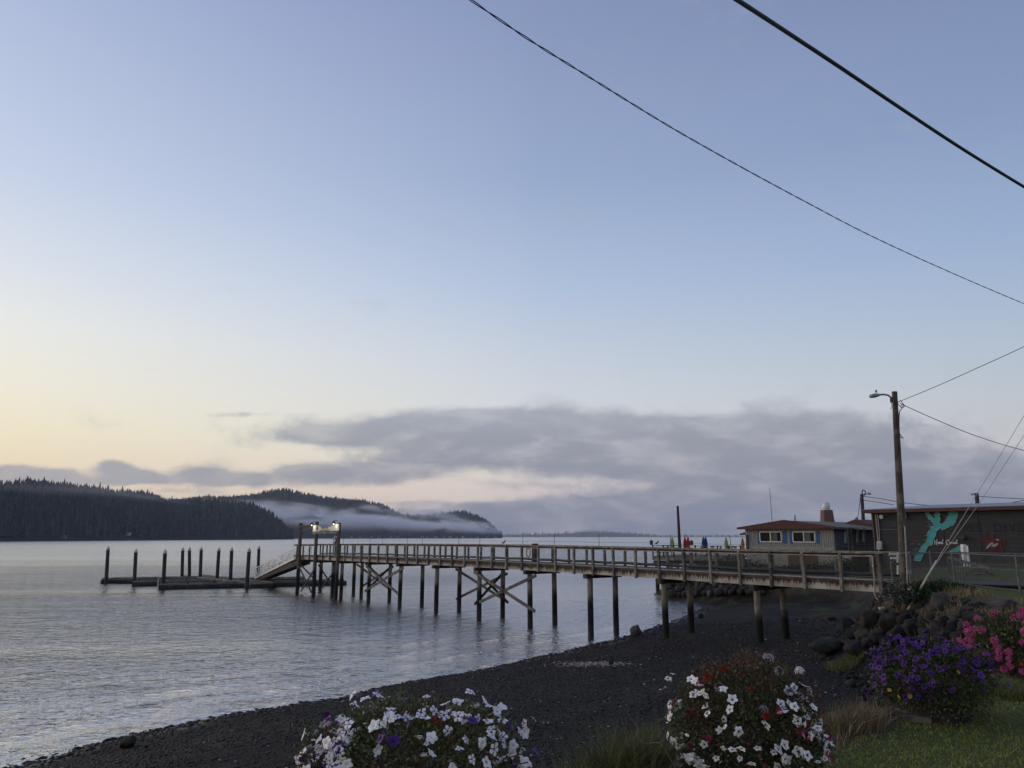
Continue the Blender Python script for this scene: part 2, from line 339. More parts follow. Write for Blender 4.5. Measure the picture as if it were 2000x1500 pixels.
def mk_ground():
    m, T, b = custom('beach gravel and turf'); pos = P_(T); s = T.new('ShaderNodeSeparateXYZ', {0: pos}).outputs
    att = T.new('ShaderNodeAttribute', attribute_name='land').outputs['Fac']
    vo = T.new('ShaderNodeTexVoronoi', {'Vector': pos, 'Scale': 24.0}); sepc = T.new('ShaderNodeSeparateColor', {0: vo.outputs['Color']}).outputs
    vo2 = T.new('ShaderNodeTexVoronoi', {'Vector': pos, 'Scale': 46.0}); sc2 = T.new('ShaderNodeSeparateColor', {0: vo2.outputs['Color']}).outputs
    big = T.noise(pos, .35, 4, .6)
    g = T.ramp(sepc[0], [(0, (.003, .0026, .0021)), (.5, (.0085, .0068, .0052)), (.85, (.019, .015, .0112)), (.965, (.04, .037, .035)), (1, (.14, .13, .125))])
    g2 = T.ramp(sc2[0], [(0, (.003, .0026, .002)), (.6, (.0095, .0075, .0056)), (.96, (.025, .02, .0145)), (1, (.16, .15, .14))])
    g = T.mix(.45, g, g2); g = T.mix(T.mapr(big, .35, .7, 0, .5), g, (.013, .0105, .009, 1), 'MIX')
    wet = T.mapr(T.m('ADD', s[2], T.m('MULTIPLY', T.m('SUBTRACT', big, .5), .15)), .16, .02)
    g = T.mix(T.m('MULTIPLY', wet, .5), g, (.008, .008, .009, 1))
    # trampled earth on the bank, turf on top
    n = T.noise(pos, 1.7, 5, .65)
    earth = T.mix(T.mapr(n, .35, .65), (.085, .065, .042, 1), (.042, .033, .023, 1))
    turf = T.mix(T.mapr(T.noise(pos, 5, 4, .7), .3, .7), (.06, .088, .018, 1), (.11, .105, .034, 1))
    bank = T.mapr(T.m('ADD', att, T.m('MULTIPLY', T.m('SUBTRACT', n, .5), 1.6)), -2.4, -1.4)
    top = T.mapr(T.m('ADD', att, T.m('MULTIPLY', T.m('SUBTRACT', n, .5), 1.2)), -.1, .7)
    c = T.mix(top, T.mix(bank, g, earth), turf)
    sh_ = T.new('ShaderNodeAttribute', attribute_name='shore').outputs['Fac']; bn_ = T.m('ADD', sh_, T.m('MULTIPLY', T.m('SUBTRACT', big, .5), 2.6))
    wr = T.m('ADD', T.m('MULTIPLY', T.mapr(bn_, 4.2, 4.9), T.mapr(bn_, 6.0, 5.2)), T.m('MULTIPLY', T.mapr(bn_, 9.4, 10.2), T.mapr(bn_, 11.6, 10.9)))
    c = T.mix(T.m('MULTIPLY', T.m('MULTIPLY', wr, T.mapr(n, .4, .6)), .7), c, (.045, .035, .024, 1))
    alg = T.m('MULTIPLY', T.mapr(T.noise(pos, .8, 4, .6), .52, .62), T.m('MULTIPLY', T.mapr(s[1], 36, 42), T.mapr(att, -7.5, -5)))
    c = T.mix(T.m('MULTIPLY', alg, .8), c, (.055, .07, .02, 1))
    T.l.new(c, b.inputs['Base Color'])
    T.l.new(T.mapr(wet, 0, 1, .85, .35), b.inputs['Roughness'])
    hh = T.m('ADD', T.m('MULTIPLY', vo.outputs['Distance'], -1.0), T.m('MULTIPLY', vo2.outputs['Distance'], -.5))
    bp = T.new('ShaderNodeBump', {'Strength': 1.0, 'Distance': .05, 'Height': hh}); T.l.new(bp.outputs[0], b.inputs['Normal'])
    return m
link_np('ground', np.stack([fx, fy, Zg], 1), quads, mk_ground(), True, {'land': ('POINT', sdist(fx, fy, LANDP)), 'shore': ('POINT', sdist(fx, fy, SHP))}, kind='structure')

# water: one sheet to the horizon, closely meshed near the shore where small swells run in
def mk_water():
    m, T, b = custom('sea water'); pos = P_(T)
    b.inputs['Base Color'].default_value = (.022, .026, .03, 1); b.inputs['IOR'].default_value = 1.8
    b.inputs['Roughness'].default_value = .06; b.inputs['Specular IOR Level'].default_value = .5
    wa = T.new('ShaderNodeMapping', {0: pos, 'Scale': (1.0, 1.25, 1), 'Rotation': (0, 0, R(30))}).outputs[0]
    n0 = T.noise(wa, .28, 3, .55, .6); n1 = T.noise(wa, .9, 2, .5, .3); n2 = T.noise(wa, 2.9, 3, .55, .5); n3 = T.noise(wa, 9, 2, .5)
    lane = T.mapr(T.noise(T.new('ShaderNodeMapping', {0: pos, 'Scale': (.004, .028, 1), 'Rotation': (0, 0, R(-7))}).outputs[0], 1, 4, .6), .38, .62, .32, 1.0)
    hgt = T.m('ADD', T.m('ADD', T.m('ADD', T.m('MULTIPLY', n0, .7), T.m('MULTIPLY', n1, .8)), T.m('MULTIPLY', n2, .5)), T.m('MULTIPLY', n3, .07))
    cd = T.new('ShaderNodeCameraData')
    hgt = T.m('MULTIPLY', hgt, lane)
    bp = T.new('ShaderNodeBump', {'Strength': 1.0, 'Distance': .27, 'Height': hgt}); T.l.new(bp.outputs[0], b.inputs['Normal'])
    T.l.new(T.mapr(s_len(T, pos), 40, 260, .03, .22), b.inputs['Roughness'])
    gl = T.new('ShaderNodeBsdfGlossy', {'Color': (.88, .88, .87, 1), 'Roughness': T.mapr(s_len(T, pos), 40, 260, .03, .22), 'Normal': bp.outputs[0]})
    out = [n for n in T.n if n.type == 'OUTPUT_MATERIAL'][0]; T.l.new(T.new('ShaderNodeMixShader', {0: .42, 1: b.outputs[0], 2: gl.outputs[0]}).outputs[0], out.inputs[0])
    return m
def s_len(T, pos): return T.new('ShaderNodeVectorMath', {0: pos}, operation='LENGTH').outputs['Value']
wx = axis([(-6000, -600, 900), (-600, -60, 60), (-60, -36, 2), (-36, 30, .5), (30, 120, 10), (120, 600, 80), (600, 6000, 900)])
wy = axis([(-200, 0, 20), (0, 12, 1), (12, 70, .3), (70, 140, 4), (140, 1000, 60), (1000, 9500, 850)])
X, Y = np.meshgrid(wx, wy); fx, fy = X.ravel(), Y.ravel(); s_ = -sdist(fx, fy, SHP)
amp = np.exp(-np.clip(s_, 0, 99) / 6.0) * (fy < 70) * (s_ > -2) * (fx < 30) * (fx > -36)
ph = s_ + .25 * np.sin(fx * .35) + .15 * np.sin(fx * .9 + 2)
wz = .06 * amp * np.maximum(0, np.sin(ph * 2 * math.pi / 2.3)) ** 3 + .012 * amp * np.sin(ph * 5 + fx)
wz *= np.clip(s_ / 1.0, 0, 1)
nx, ny = len(wx), len(wy); idx = np.arange(nx * ny).reshape(ny, nx)
quads = np.stack([idx[:-1, :-1], idx[:-1, 1:], idx[1:, 1:], idx[1:, :-1]], -1).reshape(-1, 4)
link_np('water', np.stack([fx, fy, wz], 1), quads, mk_water(), True, kind='structure')

# ------------------------------------------------ scattered stuff
def scatter_polys(tmplV, tmplF, pos, scale, rot, squash=None):
    """copy a small template to many places; rot = angle about z"""
    n = len(pos); k = len(tmplV); c, s = np.cos(rot)[:, None], np.sin(rot)[:, None]
    V = np.repeat(tmplV[None], n, 0) * (scale[:, None, None] if scale.ndim == 1 else scale[:, None, :])
    x = V[..., 0] * c - V[..., 1] * s; y = V[..., 0] * s + V[..., 1] * c
    V = np.stack([x, y, V[..., 2]], -1) + pos[:, None]
    Fc = (tmplF[None] + (np.arange(n) * k)[:, None, None]).reshape(-1, tmplF.shape[1])
    return V.reshape(-1, 3), Fc
def ico(sub=1):
    import bmesh
    bm = bmesh.new(); bmesh.ops.create_icosphere(bm, subdivisions=sub, radius=1)
    V = np.array([v.co[:] for v in bm.verts]); Fc = np.array([[v.index for v in f.verts] for f in bm.faces]); bm.free(); return V, Fc
IV, IF = ico(1); IV2, IF2 = ico(3)
PEB = mk_leaf('pebbles', [(0, (.003, .0026, .0022)), (.55, (.0095, .0075, .0058)), (.85, (.023, .018, .013)), (.978, (.05, .044, .04)), (.994, (.15, .13, .12)), (1, (.4, .38, .35))])
def pebbles(n):
    r = 8 + 40 * rng.random(n * 4) ** 1.5; a = np.radians(rng.uniform(-39, 39, n * 4)); x = r * np.sin(a); y = r * np.cos(a)
    s = sdist(x, y, SHP); b = sdist(x, y, LANDP); ok = (s > -.5) & (b < -1.2)
    x, y = x[ok][:n], y[ok][:n]; z = gz(x, y); n = len(x)
    sz = (.010 + .018 * rng.random(n) ** 3) * (.7 + np.hypot(x, y) / 30)
    sc = np.stack([sz * rng.uniform(.8, 1.5, n), sz * rng.uniform(.8, 1.3, n), sz * rng.uniform(.5, .9, n)], 1)
    V, Fc = scatter_polys(IV, IF, np.stack([x, y, z + sz * .2], 1), sc, rng.uniform(0, 6.3, n))
    link_np('gravel', V, Fc, PEB, True, {'rnd': ('POINT', np.repeat(rng.random(n), len(IV)))}, kind='stuff', label='dark pebbles and small stones covering the beach', category='gravel')
pebbles(65000)
SHELL = mk_leaf('shell grit', [(0, (.12, .10, .085)), (.6, (.26, .23, .2)), (1, (.5, .48, .44))])
def shells():
    pts = []
    for _ in range(620):
        t = rng.normal(0, .42); u = 1155 + 75 * np.clip(t * 1.2, -1.2, 1.3); v = 1298 + rng.normal(0, 2.6)
        p = hit(u, v, 60); pts.append(p)
    for _ in range(170):
        p = hit(rng.uniform(700, 1700), rng.uniform(1270, 1490), 60)
        if -sdist(np.array([p.x]), np.array([p.y]), LANDP)[0] > 2.5: pts.append(p)
    P = np.array([tuple(p) for p in pts]); n = len(P); sz = rng.uniform(.012, .04, n)
    sc = np.stack([sz * rng.uniform(.8, 1.5, n), sz, sz * .5], 1)
    V, Fc = scatter_polys(IV, IF, P + [0, 0, .015], sc, rng.uniform(0, 6.3, n))
    link_np('shells', V, Fc, SHELL, True, {'rnd': ('POINT', np.repeat(rng.random(n), len(IV)))}, kind='stuff', label='pale broken shell grit in a patch on the dark gravel', category='shells')
shells()
def blades(name, xs, ys, h, w, m, lean=.5, seg=2, **kw):
    n = len(xs); z = gz(xs, ys) - .02; a = rng.uniform(0, 6.3, n); la = rng.uniform(0, 6.3, n); hh = h * rng.uniform(.5, 1.15, n); ln = lean * hh * rng.random(n)
    base = np.stack([xs, ys, z], 1); dx = np.stack([np.cos(a), np.sin(a), 0 * a], 1) * (w / 2); L = np.stack([np.cos(la), np.sin(la), 0 * la], 1) * ln[:, None]
    mid = base + L * .35 + np.stack([0 * a, 0 * a, hh * .6], 1); tip = base + L + np.stack([0 * a, 0 * a, hh], 1)
    V = np.stack([base - dx, base + dx, mid + dx * .7, mid - dx * .7, tip], 1).reshape(-1, 3)
    q = np.arange(n)[:, None] * 5
    Fc = np.concatenate([q + [0, 1, 2], q + [0, 2, 3], q + [3, 2, 4]], 1).reshape(-1, 3)
    return link_np(name, V, Fc, m, False, {'rnd': ('POINT', np.repeat(np.clip(rng.normal(.45, .25, n), 0, 1), 5))}, **kw)
def lawn():
    n = 150000; r = 3.5 + 27 * rng.random(n) ** 1.7; a = np.radians(rng.uniform(8, 42, n)); x = r * np.sin(a); y = r * np.cos(a)
    b = sdist(x, y, LANDP); ok = (b > .25) & (b < 9); x, y = x[ok], y[ok]
    blades('grass', x, y, .05, .008, GRASSM, 1.2, kind='stuff', label='short mown green grass along the top of the bank', category='grass')
lawn()
def dry():
    xs, ys = [], []
    n = 60000; r = 4 + 26 * rng.random(n) ** 1.3; a = np.radians(rng.uniform(-42, 42, n)); x = r * np.sin(a); y = r * np.cos(a)
    b = sdist(x, y, LANDP) + wob(x * 2, y * 2) * .25; ok = (b > -1.9) & (b < .45) & ~((x > 8) & (y > 12) & (b < -1.5)) & (wob(x * 3, y * 3 + 4) > -.45)
    blades('dry_grass', x[ok], y[ok], .17, .009, DRYM, 1.3, kind='stuff', label='straw coloured dry grass on the edge and face of the bank', category='grass')
dry()
def bank_weeds():
    n = 30000; x = rng.uniform(8, 20, n); y = rng.uniform(12, 31, n); b = sdist(x, y, LANDP); ok = (b > -2.3) & (b < .5) & (wob(x * 2.3 + 5, y * 2.3) > .15)
    blades('bank_weeds', x[ok], y[ok], .26, .02, DRYM, 1.0, kind='stuff', label='brown dry weeds growing between the boulders of the bank', category='weeds')
bank_weeds()
def tuft(name, label, cx, cy, r, h, n, m, w=.006, lean=1.0):
    a = rng.uniform(0, 6.3, n); q = r * np.sqrt(rng.random(n)); x = cx + q * np.cos(a); y = cy + q * np.sin(a)
    o = blades(name, x, y, h, w, m, lean); V = np.array([tuple(v.co) for v in o.data.vertices]); c = (cx, cy, gz1(cx, cy))
    o.data.vertices.foreach_set('co', (V - c).astype(np.float32).ravel()); o.location = c
    return props(o, label, 'grass clump')
tuft('grass_clump', 'tall half green grass clump left of the white and red flower planter', .75, 5.75, .36, .46, 3600, MIXM)
tuft('grass_clump', 'smaller straw coloured tuft at the foot of the tall grass clump', .15, 5.35, .3, .3, 1500, DRYM, lean=1.4)
p = hit(1650, 1302); tuft('grass_clump', 'low green weed clump on gravel below the two dark boulders', p.x, p.y, .62, .22, 2600, MIXM, .012, 1.3)
tuft('grass_clump', 'straw coloured grass between the white and the purple flower planters', 3.05, 7.5, .42, .24, 1700, DRYM, lean=1.4)
tuft('grass_clump', 'mixed grass tuft right of the purple flower planter', 5.6, 8.7, .4, .18, 1600, MIXM, lean=1.3)

# ------------------------------------------------ forested hills
HILLM = mat('wooded hillside', (.018, .028, .02), (.010, .016, .013), scale=.02, rough=1)
def interp_out(out, u): return np.interp(u, [a for a, _ in out], [b for _, b in out])
def tree_tmpl():
    V = []; Fc = []; lay = 5
    for l in range(lay):
        z0 = .10 + l * .17; z1 = min(1.0, z0 + .34); r = .155 * (1 - l / lay) + .03; b = len(V); k = 7
        for i in range(k):
            a = 6.283 * i / k + l; rr = r * (1.15 if i % 2 else .7); V.append((rr * math.cos(a), rr * math.sin(a), z0 - (.03 if i % 2 else 0)))
        V.append((0, 0, z1))
        for i in range(k): Fc.append((b + i, b + (i + 1) % k, b + k))
    return np.array(V), np.array(Fc)
TV, TF = tree_tmpl()
def hill(label, out, baseY, depth, th, ntree, u0, u1, seed):
    """ridge whose tree tops meet the outline out = [(u, v)]; baseY(u) = distance of its shore"""
    us = np.linspace(u0, u1, 60); rows = [0, .02, .15, .4, .7, 1.0, 1.5, 2.2]; hs = [-2, 2, .28, .62, .88, 1.0, .8, 0]
    def surf(u, k):
        by = baseY(u); yy = by + depth * k; top = interp_out(out, u); r1 = ray(u, top); Yr = by + depth
        zr = max(H + r1[2] / r1[1] * Yr - th * 1.1, 3); xx = r1[0] / r1[1] * yy
        z = np.interp(k, rows, [-2, 2] + [h * zr for h in hs[2:]])
        nz = mnoise.noise(Vector((xx * .006 + seed, yy * .006, 0))) * zr * .16 if .1 < k < 1 else 0
        return xx, yy, min(z, zr) + nz
    V = np.array([surf(u, k) for k in rows for u in us]); nx = len(us); idx = np.arange(len(rows) * nx).reshape(len(rows), nx)
    q = np.stack([idx[:-1, :-1], idx[:-1, 1:], idx[1:, 1:], idx[1:, :-1]], -1).reshape(-1, 4)
    link_np('hill', V, q, HILLM, True, kind='structure')
    P = []; 
    for i in range(ntree):
        u = rng.uniform(u0, u1); k = .03 + 1.1 * rng.random(); 
        if i % 4 == 0: k = rng.uniform(.88, 1.05)
        P.append(surf(u, k))
    P = np.array(P); n = len(P); hh = th * rng.uniform(.55, 1.2, n); tall = rng.random(n) < .07; hh[tall] *= 1.2; wide = rng.random(n) < .1; hh[wide] *= .75
    sc = np.stack([hh * rng.uniform(.75, 1.3, n) * (1 + .9 * wide), hh * rng.uniform(.75, 1.3, n) * (1 + .9 * wide), hh], 1)
    V, Fc = scatter_polys(TV, TF, P - [0, 0, 1], sc, rng.uniform(0, 6.3, n))
    link_np('forest', V, Fc, FORM, False, {'rnd': ('POINT', np.repeat(rng.random(n), len(TV)))}, kind='stuff', label=label, category='forest')
    return surf
OUT1 = [(-600, 930), (-200, 938), (0, 946), (30, 944), (75, 941), (170, 942), (220, 951), (250, 952), (280, 955), (308, 963), (336, 973), (372, 970), (392, 969), (434, 974), (470, 977), (498, 984), (526, 994), (540, 1005), (555, 1020), (566, 1036), (578, 1050)]
s1 = hill('dark conifer forest covering the nearer headland at left', OUT1, lambda u: 860 + np.clip(u, -600, 600) * 1.1, 240, 21, 6500, -420, 574, 1)
OUT2 = [(300, 975), (400, 968), (450, 967), (480, 963), (520, 961), (556, 957), (600, 964), (650, 970), (700, 974), (745, 982), (775, 999), (800, 1004), (830, 1006), (870, 1002), (905, 995), (930, 1002), (950, 1012), (965, 1025), (975, 1040), (984, 1048)]
s2 = hill('hazy conifer forest on the second headland behind the fog bank', OUT2, lambda u: 2500 + (u - 600) * .6, 300, 24, 6500, 330, 980, 2)
OUT3 = [(900, 1046), (980, 1040), (1040, 1039), (1100, 1037), (1150, 1034), (1200, 1035), (1250, 1039), (1300, 1043), (1400, 1043), (1500, 1042), (1700, 1040), (2100, 1036), (2400, 1036)]
s3 = hill('faint far forested shore across the water at right', OUT3, lambda u: 7400 + 0 * u, 700, 26, 1500, 920, 2300, 3)
HOUSEW = [mat('far house wall pale', (.4, .4, .39), rough=.8), mat('far house wall tan', (.2, .18, .16), rough=.8)]
HOUSER = mat('far house roof', (.08, .08, .085), rough=.8)
def far_house(u, v, surf, k, w, label, i):
    x, y, z = surf(u, k); z = max(z, 1.5); t = thing('waterfront_house', label, 'house', (x, y, z - 1), 'small houses along the far shore')
    h = w * .42; d = w * .7
    MB().box((-w / 2, -d / 2, 0), (w / 2, d / 2, h + 1)).build('wall', HOUSEW[i % 2], t, local=True)
    MB().prism([(-w * .56, -d * .6, h + 1), (w * .56, -d * .6, h + 1), (0, -d * .6, h + 1 + w * .28)], (0, d * 1.2, 0)).build('roof', HOUSER, t, local=True)
ORD = 'first second third fourth fifth sixth seventh eighth ninth tenth eleventh twelfth thirteenth fourteenth fifteenth sixteenth seventeenth eighteenth nineteenth twentieth'.split()
far_house(258, 1045, s1, .06, 9, 'lone pale house low on the nearer wooded headland', 0)
far_house(136, 1052, s1, .03, 7, 'dim little house at the waterline of the headland at far left', 1)
for i, u in enumerate([690, 706, 728, 742, 765, 778, 826, 835, 852, 868, 880, 893, 905, 921, 934, 951, 968]):
    far_house(u, 1044, s2, .025, rng.uniform(5, 10), f'tiny pale house on the far shore below the fog, {ORD[i]} from the left', i)
for i, u in enumerate([1000, 1040, 1075, 1150, 1185, 1270, 1330]):
    far_house(u, 1044, s3, .02, rng.uniform(9, 15), f'tiny hazy house on the faint right hand shore, {ORD[i]} from the left', i)

# fog bank: drifting mist with soft torn edges, density follows a band along the headland
def fog(label, path, Yd, depth, dens, seed, nscale=.014):
    """path = [(u, v centre, half-height px)] at distance Yd"""
    pts = [atY(u, v, Yd) for u, v, h in path]; hs = [h / F * Yd for _, _, h in path]
    x0, x1 = pts[0].x, pts[-1].x; zmax = max(p.z + 2.2 * h for p, h in zip(pts, hs)); zr = max(p.z for p in pts); hr = max(hs)
    m = bpy.data.materials.new('fog'); m.use_nodes = True; T = NT(m.node_tree); T.n.clear()
    s = T.new('ShaderNodeSeparateXYZ', {0: P_(T)}).outputs; xt = T.mapr(s[0], x0, x1, 0, 1, False)
    zc = T.m('MULTIPLY', T.ramp(xt, [((p.x - x0) / (x1 - x0), (p.z / zr,) * 3) for p in pts]), zr)
    hh = T.m('MULTIPLY', T.ramp(xt, [((p.x - x0) / (x1 - x0), (h / hr,) * 3) for p, h in zip(pts, hs)]), hr)
    n = T.noise(T.new('ShaderNodeMapping', {0: P_(T), 'Scale': (1, .12, 2.2), 'Rotation': (0, R(-10), 0), 'Location': (seed * 31.0, 0, 0)}).outputs[0], nscale, 5, .6, .6)
    dz = T.m('DIVIDE', T.m('SUBTRACT', T.m('ADD', s[2], T.m('MULTIPLY', T.m('SUBTRACT', n, .5), T.m('MULTIPLY', hh, -4.2))), zc), hh)
    g = T.m('EXPONENT', T.m('MULTIPLY', T.m('MULTIPLY', dz, dz), -1.3))
    dy = T.m('DIVIDE', T.m('SUBTRACT', s[1], Yd), depth); gy_ = T.m('EXPONENT', T.m('MULTIPLY', T.m('MULTIPLY', dy, dy), -2.0))
    ends = T.m('MULTIPLY', T.mapr(xt, 0, .12), T.mapr(xt, 1, .85))
    d = T.m('MULTIPLY', T.m('MULTIPLY', g, gy_), T.m('MULTIPLY', ends, T.m('MULTIPLY', T.mapr(n, .35, .65, .15, 1.3), dens)))
    v = T.new('ShaderNodeVolumePrincipled', {'Color': (.86, .88, .93, 1), 'Density': d, 'Anisotropy': .2}); T.new('ShaderNodeOutputMaterial', {1: v.outputs[0]})
    MB((0, 0, 0)).box((x0, Yd - depth * 1.5, 1.0), (x1, Yd + depth * 1.5, zmax)).build('fog_bank', m, kind='stuff', label=label, cat='fog')
fog('low white fog bank lying along the foot of the second headland', [(400, 976, 5), (500, 996, 8), (560, 1006, 13), (640, 1014, 13), (720, 1020, 10), (800, 1022, 10), (880, 1027, 8), (960, 1034, 6), (1010, 1041, 4)], 2180, 170, .021, 3)
fog('thin wisp of mist over the saddle of the second headland', [(690, 990, 3), (760, 996, 8), (820, 1002, 9), (880, 1012, 7), (930, 1022, 4)], 2440, 60, .012, 9)
fog('thin mist rising over the top of the nearer headland', [(-500, 950, 8), (0, 955, 9), (120, 956, 10), (220, 960, 8), (300, 975, 5), (380, 985, 3)], 1040, 100, .0018, 17, .01)
# ------------------------------------------------ the long pier
PP = Vector((11.0879, 34.8043, 0)); PD = Vector((-.60464, .79650, 0)); PN = Vector((.79650, .60464, 0))
def camber(s): return float(np.interp(s, [-8, 2, 8, 20, 32, 44, 56], [0, .01, .05, .09, .06, -.02, -.16]))
def pw(s, off, z): return PP + PD * s + PN * off + Vector((0, 0, z + camber(s)))
def on_plane(P, D, u, v):
    """point where a sight line meets the upright plane through P along D"""
    r = Vector(ray(u, v)); P = Vector((P[0], P[1])); a = np.array([[r.x, -D[0]], [r.y, -D[1]]]); t, s = np.linalg.solve(a, np.array([P[0], P[1]]))
    return Vector((r.x * t, r.y * t, H + r.z * t))
def on_pier(u, v, off): return on_plane(PP + PN * off, PD, u, v)
S0, S1 = -6.0, 55.4
pier = thing('pier', 'long weathered timber pier with railings running out over the water', 'pier', tuple(pw(S0, 1, 0)))
def along(mb, off, z, w, h, s0=S0, s1=S1, step=3.26):
    s = s0
    while s < s1 - .01:
        e = min(s + step, s1); mb.bar(pw(s + .004, off, z), pw(e - .004, off, z), w, h); s = e
    return mb
random.seed(3)
m = MB(pier.location); s = S0
while s < S1: m.bar(pw(s, -.1, 3.74 + random.uniform(0, .006)), pw(s, 2.1, 3.74 + random.uniform(0, .006)), .145, .045); s += .15
m.build('decking', GREYW, pier)
for off in (-.16, 2.16):
    along(MB(pier.location), off, 3.53, .07, .34).build('fascia_board', FASCIA, pier)
    along(MB(pier.location), off * 1.0 + (-.012 if off < 0 else .012), 3.745, .10, .085).build('kick_rail', WOODR, pier)
    along(MB(pier.location), off + (-.05 if off < 0 else .05), 4.858, .22, .045).build('handrail', WOOD, pier)
    along(MB(pier.location), off + (-.02 if off < 0 else .02), 4.78, .05, .09).build('rail_board', WOODR, pier)
along(MB(pier.location), .8, 3.5, .12, .36).build('stringer', WOODD, pier); along(MB(pier.location), 1.4, 3.5, .12, .36).build('stringer', WOODD, pier)
mt = MB(pier.location); mt.tube([pw(s, -.28, 4.73) for s in np.arange(S0 + .3, 49, 1.0)], .022, 6); mt.tube([pw(s, -.25, 3.82) for s in np.arange(S0 + .3, 49, 1.0)], .02, 6); mt.build('conduit', mat('pale conduit', (.42, .37, .33), (.26, .2, .17), scale=3), pier)
mt = MB(pier.location); mt.tube([pw(s, 1.9, 3.94 + .02 * math.sin(s * 2)) for s in np.arange(S0 + .3, 54, 1.0)], .075, 8); mt.build('water_pipe', DARK, pier, smooth=True)
ns = int((S1 - S0) / 1.63)
for i in range(ns + 1):
    s = -5.86 + 1.63 * i
    if s > S1: break
    for off in (-.265, 2.265):
        lean = random.uniform(-.045, .045)
        k = .15 if i == 0 else .115
        MB(tuple(pw(s, off, 3.3))).bar(pw(s, off, 3.31), pw(s + lean, off, 4.835), k, .13, PN).build('rail_post', (GREYW, WOOD, BRACEM, GREYW)[random.randrange(4)], pier)
# chain link between the posts
def chain(mb, p, q, z0, z1, cell=.07, r=.0035):
    p, q = Vector(p), Vector(q); d = q - p; L = d.length; d = d / L; hgt = z1 - z0
    def seg(a, za, b, zb):
        A = p + d * a; B = p + d * b; A.z += za; B.z += zb
        x = Vector((d.y, -d.x, 0)) * r; up = Vector((0, 0, r)) - d * (r if zb > za else -r)
        mb.add([A - up * .7, A + up * .7, B + up * .7, B - up * .7], [(0, 1, 2, 3)])
    k = -hgt
    while k < L:
        for sg in (1, -1):
            a, b = k, k + hgt; a0, b0 = max(a, 0), min(b, L)
            if b0 <= a0: continue
            za, zb = (a0 - a), (b0 - a)
            if sg < 0: za, zb = hgt - za, hgt - zb
            seg(a0, z0 + za, b0, z0 + zb)
        k += cell
for off in (-.19, 2.19):
    mb = MB(pier.location); s = S0 + .1
    while s < 46:
        chain(mb, pw(s, off, 0), pw(s + 1.63, off, 0), 3.84, 4.74, .085 if s < 16 else .13, .0022 if s < 16 else .003); s += 1.63
    mb.build('chain_link_mesh', MESHM, pier)
for i, s in enumerate([2.9, 6.9, 12.5, 16.7, 20, 25.2, 28, 33.5, 36, 40.5, 43, 48.8]):
    MB(tuple(pw(s, 2.2, 4.8))).tube([pw(s, 2.2, 4.7), pw(s + random.uniform(-.05, .05), 2.2, 5.55)], .016, 5).build('thin_rod', BLACKM, pier)
mb = MB(pier.location); mb.tube([pw(s, 2.2, 5.1) for s in np.arange(2, 50, 2.0)], .006, 4); mb.build('stretched_wire', ROPE, pier)
# piles, cross beams, braces
BK = 5.5021
def bentpile(s, off, zt, r=.165, name='pile', zb=-3.0):
    c = pw(s, off, 0); lx, ly = random.uniform(-.05, .05), random.uniform(-.05, .05)
    mb = MB(tuple(c)); mb.tube([(c.x + lx, c.y + ly, zb), (c.x + lx * .5, c.y + ly * .5, 1.5), (c.x, c.y, zt)], [r * 1.06, r * 1.0, r * .95], 12)
    return mb.build(name, PILE, pier, smooth=False)
for k in range(9):
    s = BK * k
    for off in (0.0, 2.0): bentpile(s, off, 3.12 + camber(s))
    MB(tuple(pw(s, 1, 3.2))).bar(pw(s, -.42, 3.235), pw(s, 2.42, 3.235), .26, .24).build('cross_beam', WOODD, pier)
def brace(a, b, off, w=.19):
    A = on_pier(*a, off); B = on_pier(*b, off); MB(tuple(A)).bar(A, B, .075, w).build('brace', BRACEM if w > .165 else WOODD, pier)
for a, b in [((926, 1117), (1045, 1194)), ((1047, 1124), (937, 1176)), ((715, 1105), (778, 1160)), ((788, 1109), (716, 1152))]:
    brace(a, b, -.22)
for a, b in [((890, 1111), (990, 1175)), ((991, 1120), (891, 1170)), ((697, 1102), (761, 1151)), ((768, 1107), (706, 1146))]:
    brace(a, b, 2.22, .17)
for k in (4, 7):
    s = BK * k
    for (z0, z1, ds) in ((.9, 3.05, .2), (3.05, .9, -.2)): MB(tuple(pw(s, 1, 2))).bar(pw(s + ds, -.25, z0), pw(s + ds, 2.3, z1), .07, .17).build('brace', WOODD, pier)
# gateway with lit sign at the head of the gangway
def tall(s, off, zt, r=.2):
    c = pw(s, off, 0); mb = MB(tuple(c)); mb.tube([(c.x, c.y, -3), (c.x, c.y, zt - camber(s))], [r * 1.05, r * .95], 12); mb.build('tall_pile', PILE if zt < 4 else TALLM, pier)
def mk_tall():
    m, T, b = custom('tall piling timber'); pos = P_(T); s = T.new('ShaderNodeSeparateXYZ', {0: pos}).outputs
    n = T.noise(T.new('ShaderNodeMapping', {0: pos, 'Scale': (8, 8, .9)}).outputs[0], 2.2, 5, .65)
    dry = T.mix(T.mapr(n, .35, .65), (.16, .135, .11, 1), (.06, .05, .042, 1))
    T.l.new(T.mix(T.mapr(s[2], 2.6, 2.0), dry, (.014, .014, .012, 1)), b.inputs['Base Color']); return m
TALLM = mk_tall()
for s, off, zt, r in [(44.15, -.42, 6.72, .165), (49.3, -.42, 6.86, .18), (53.4, -.42, 6.72, .19), (51.0, 2.5, 6.5, .18), (46.6, 2.45, 3.1, .17), (54.6, 2.5, 3.1, .2)]: tall(s, off, zt, r)
for s, off in [(48.0, .9), (52.6, 1.0)]: bentpile(s, off, 3.1, .16)
for s in (44.15, 49.3, 53.4): MB(tuple(pw(s, 1, 3.2))).bar(pw(s, -.5, 3.23), pw(s, 2.7, 3.23), .25, .26).build('cross_beam', WOODD, pier)
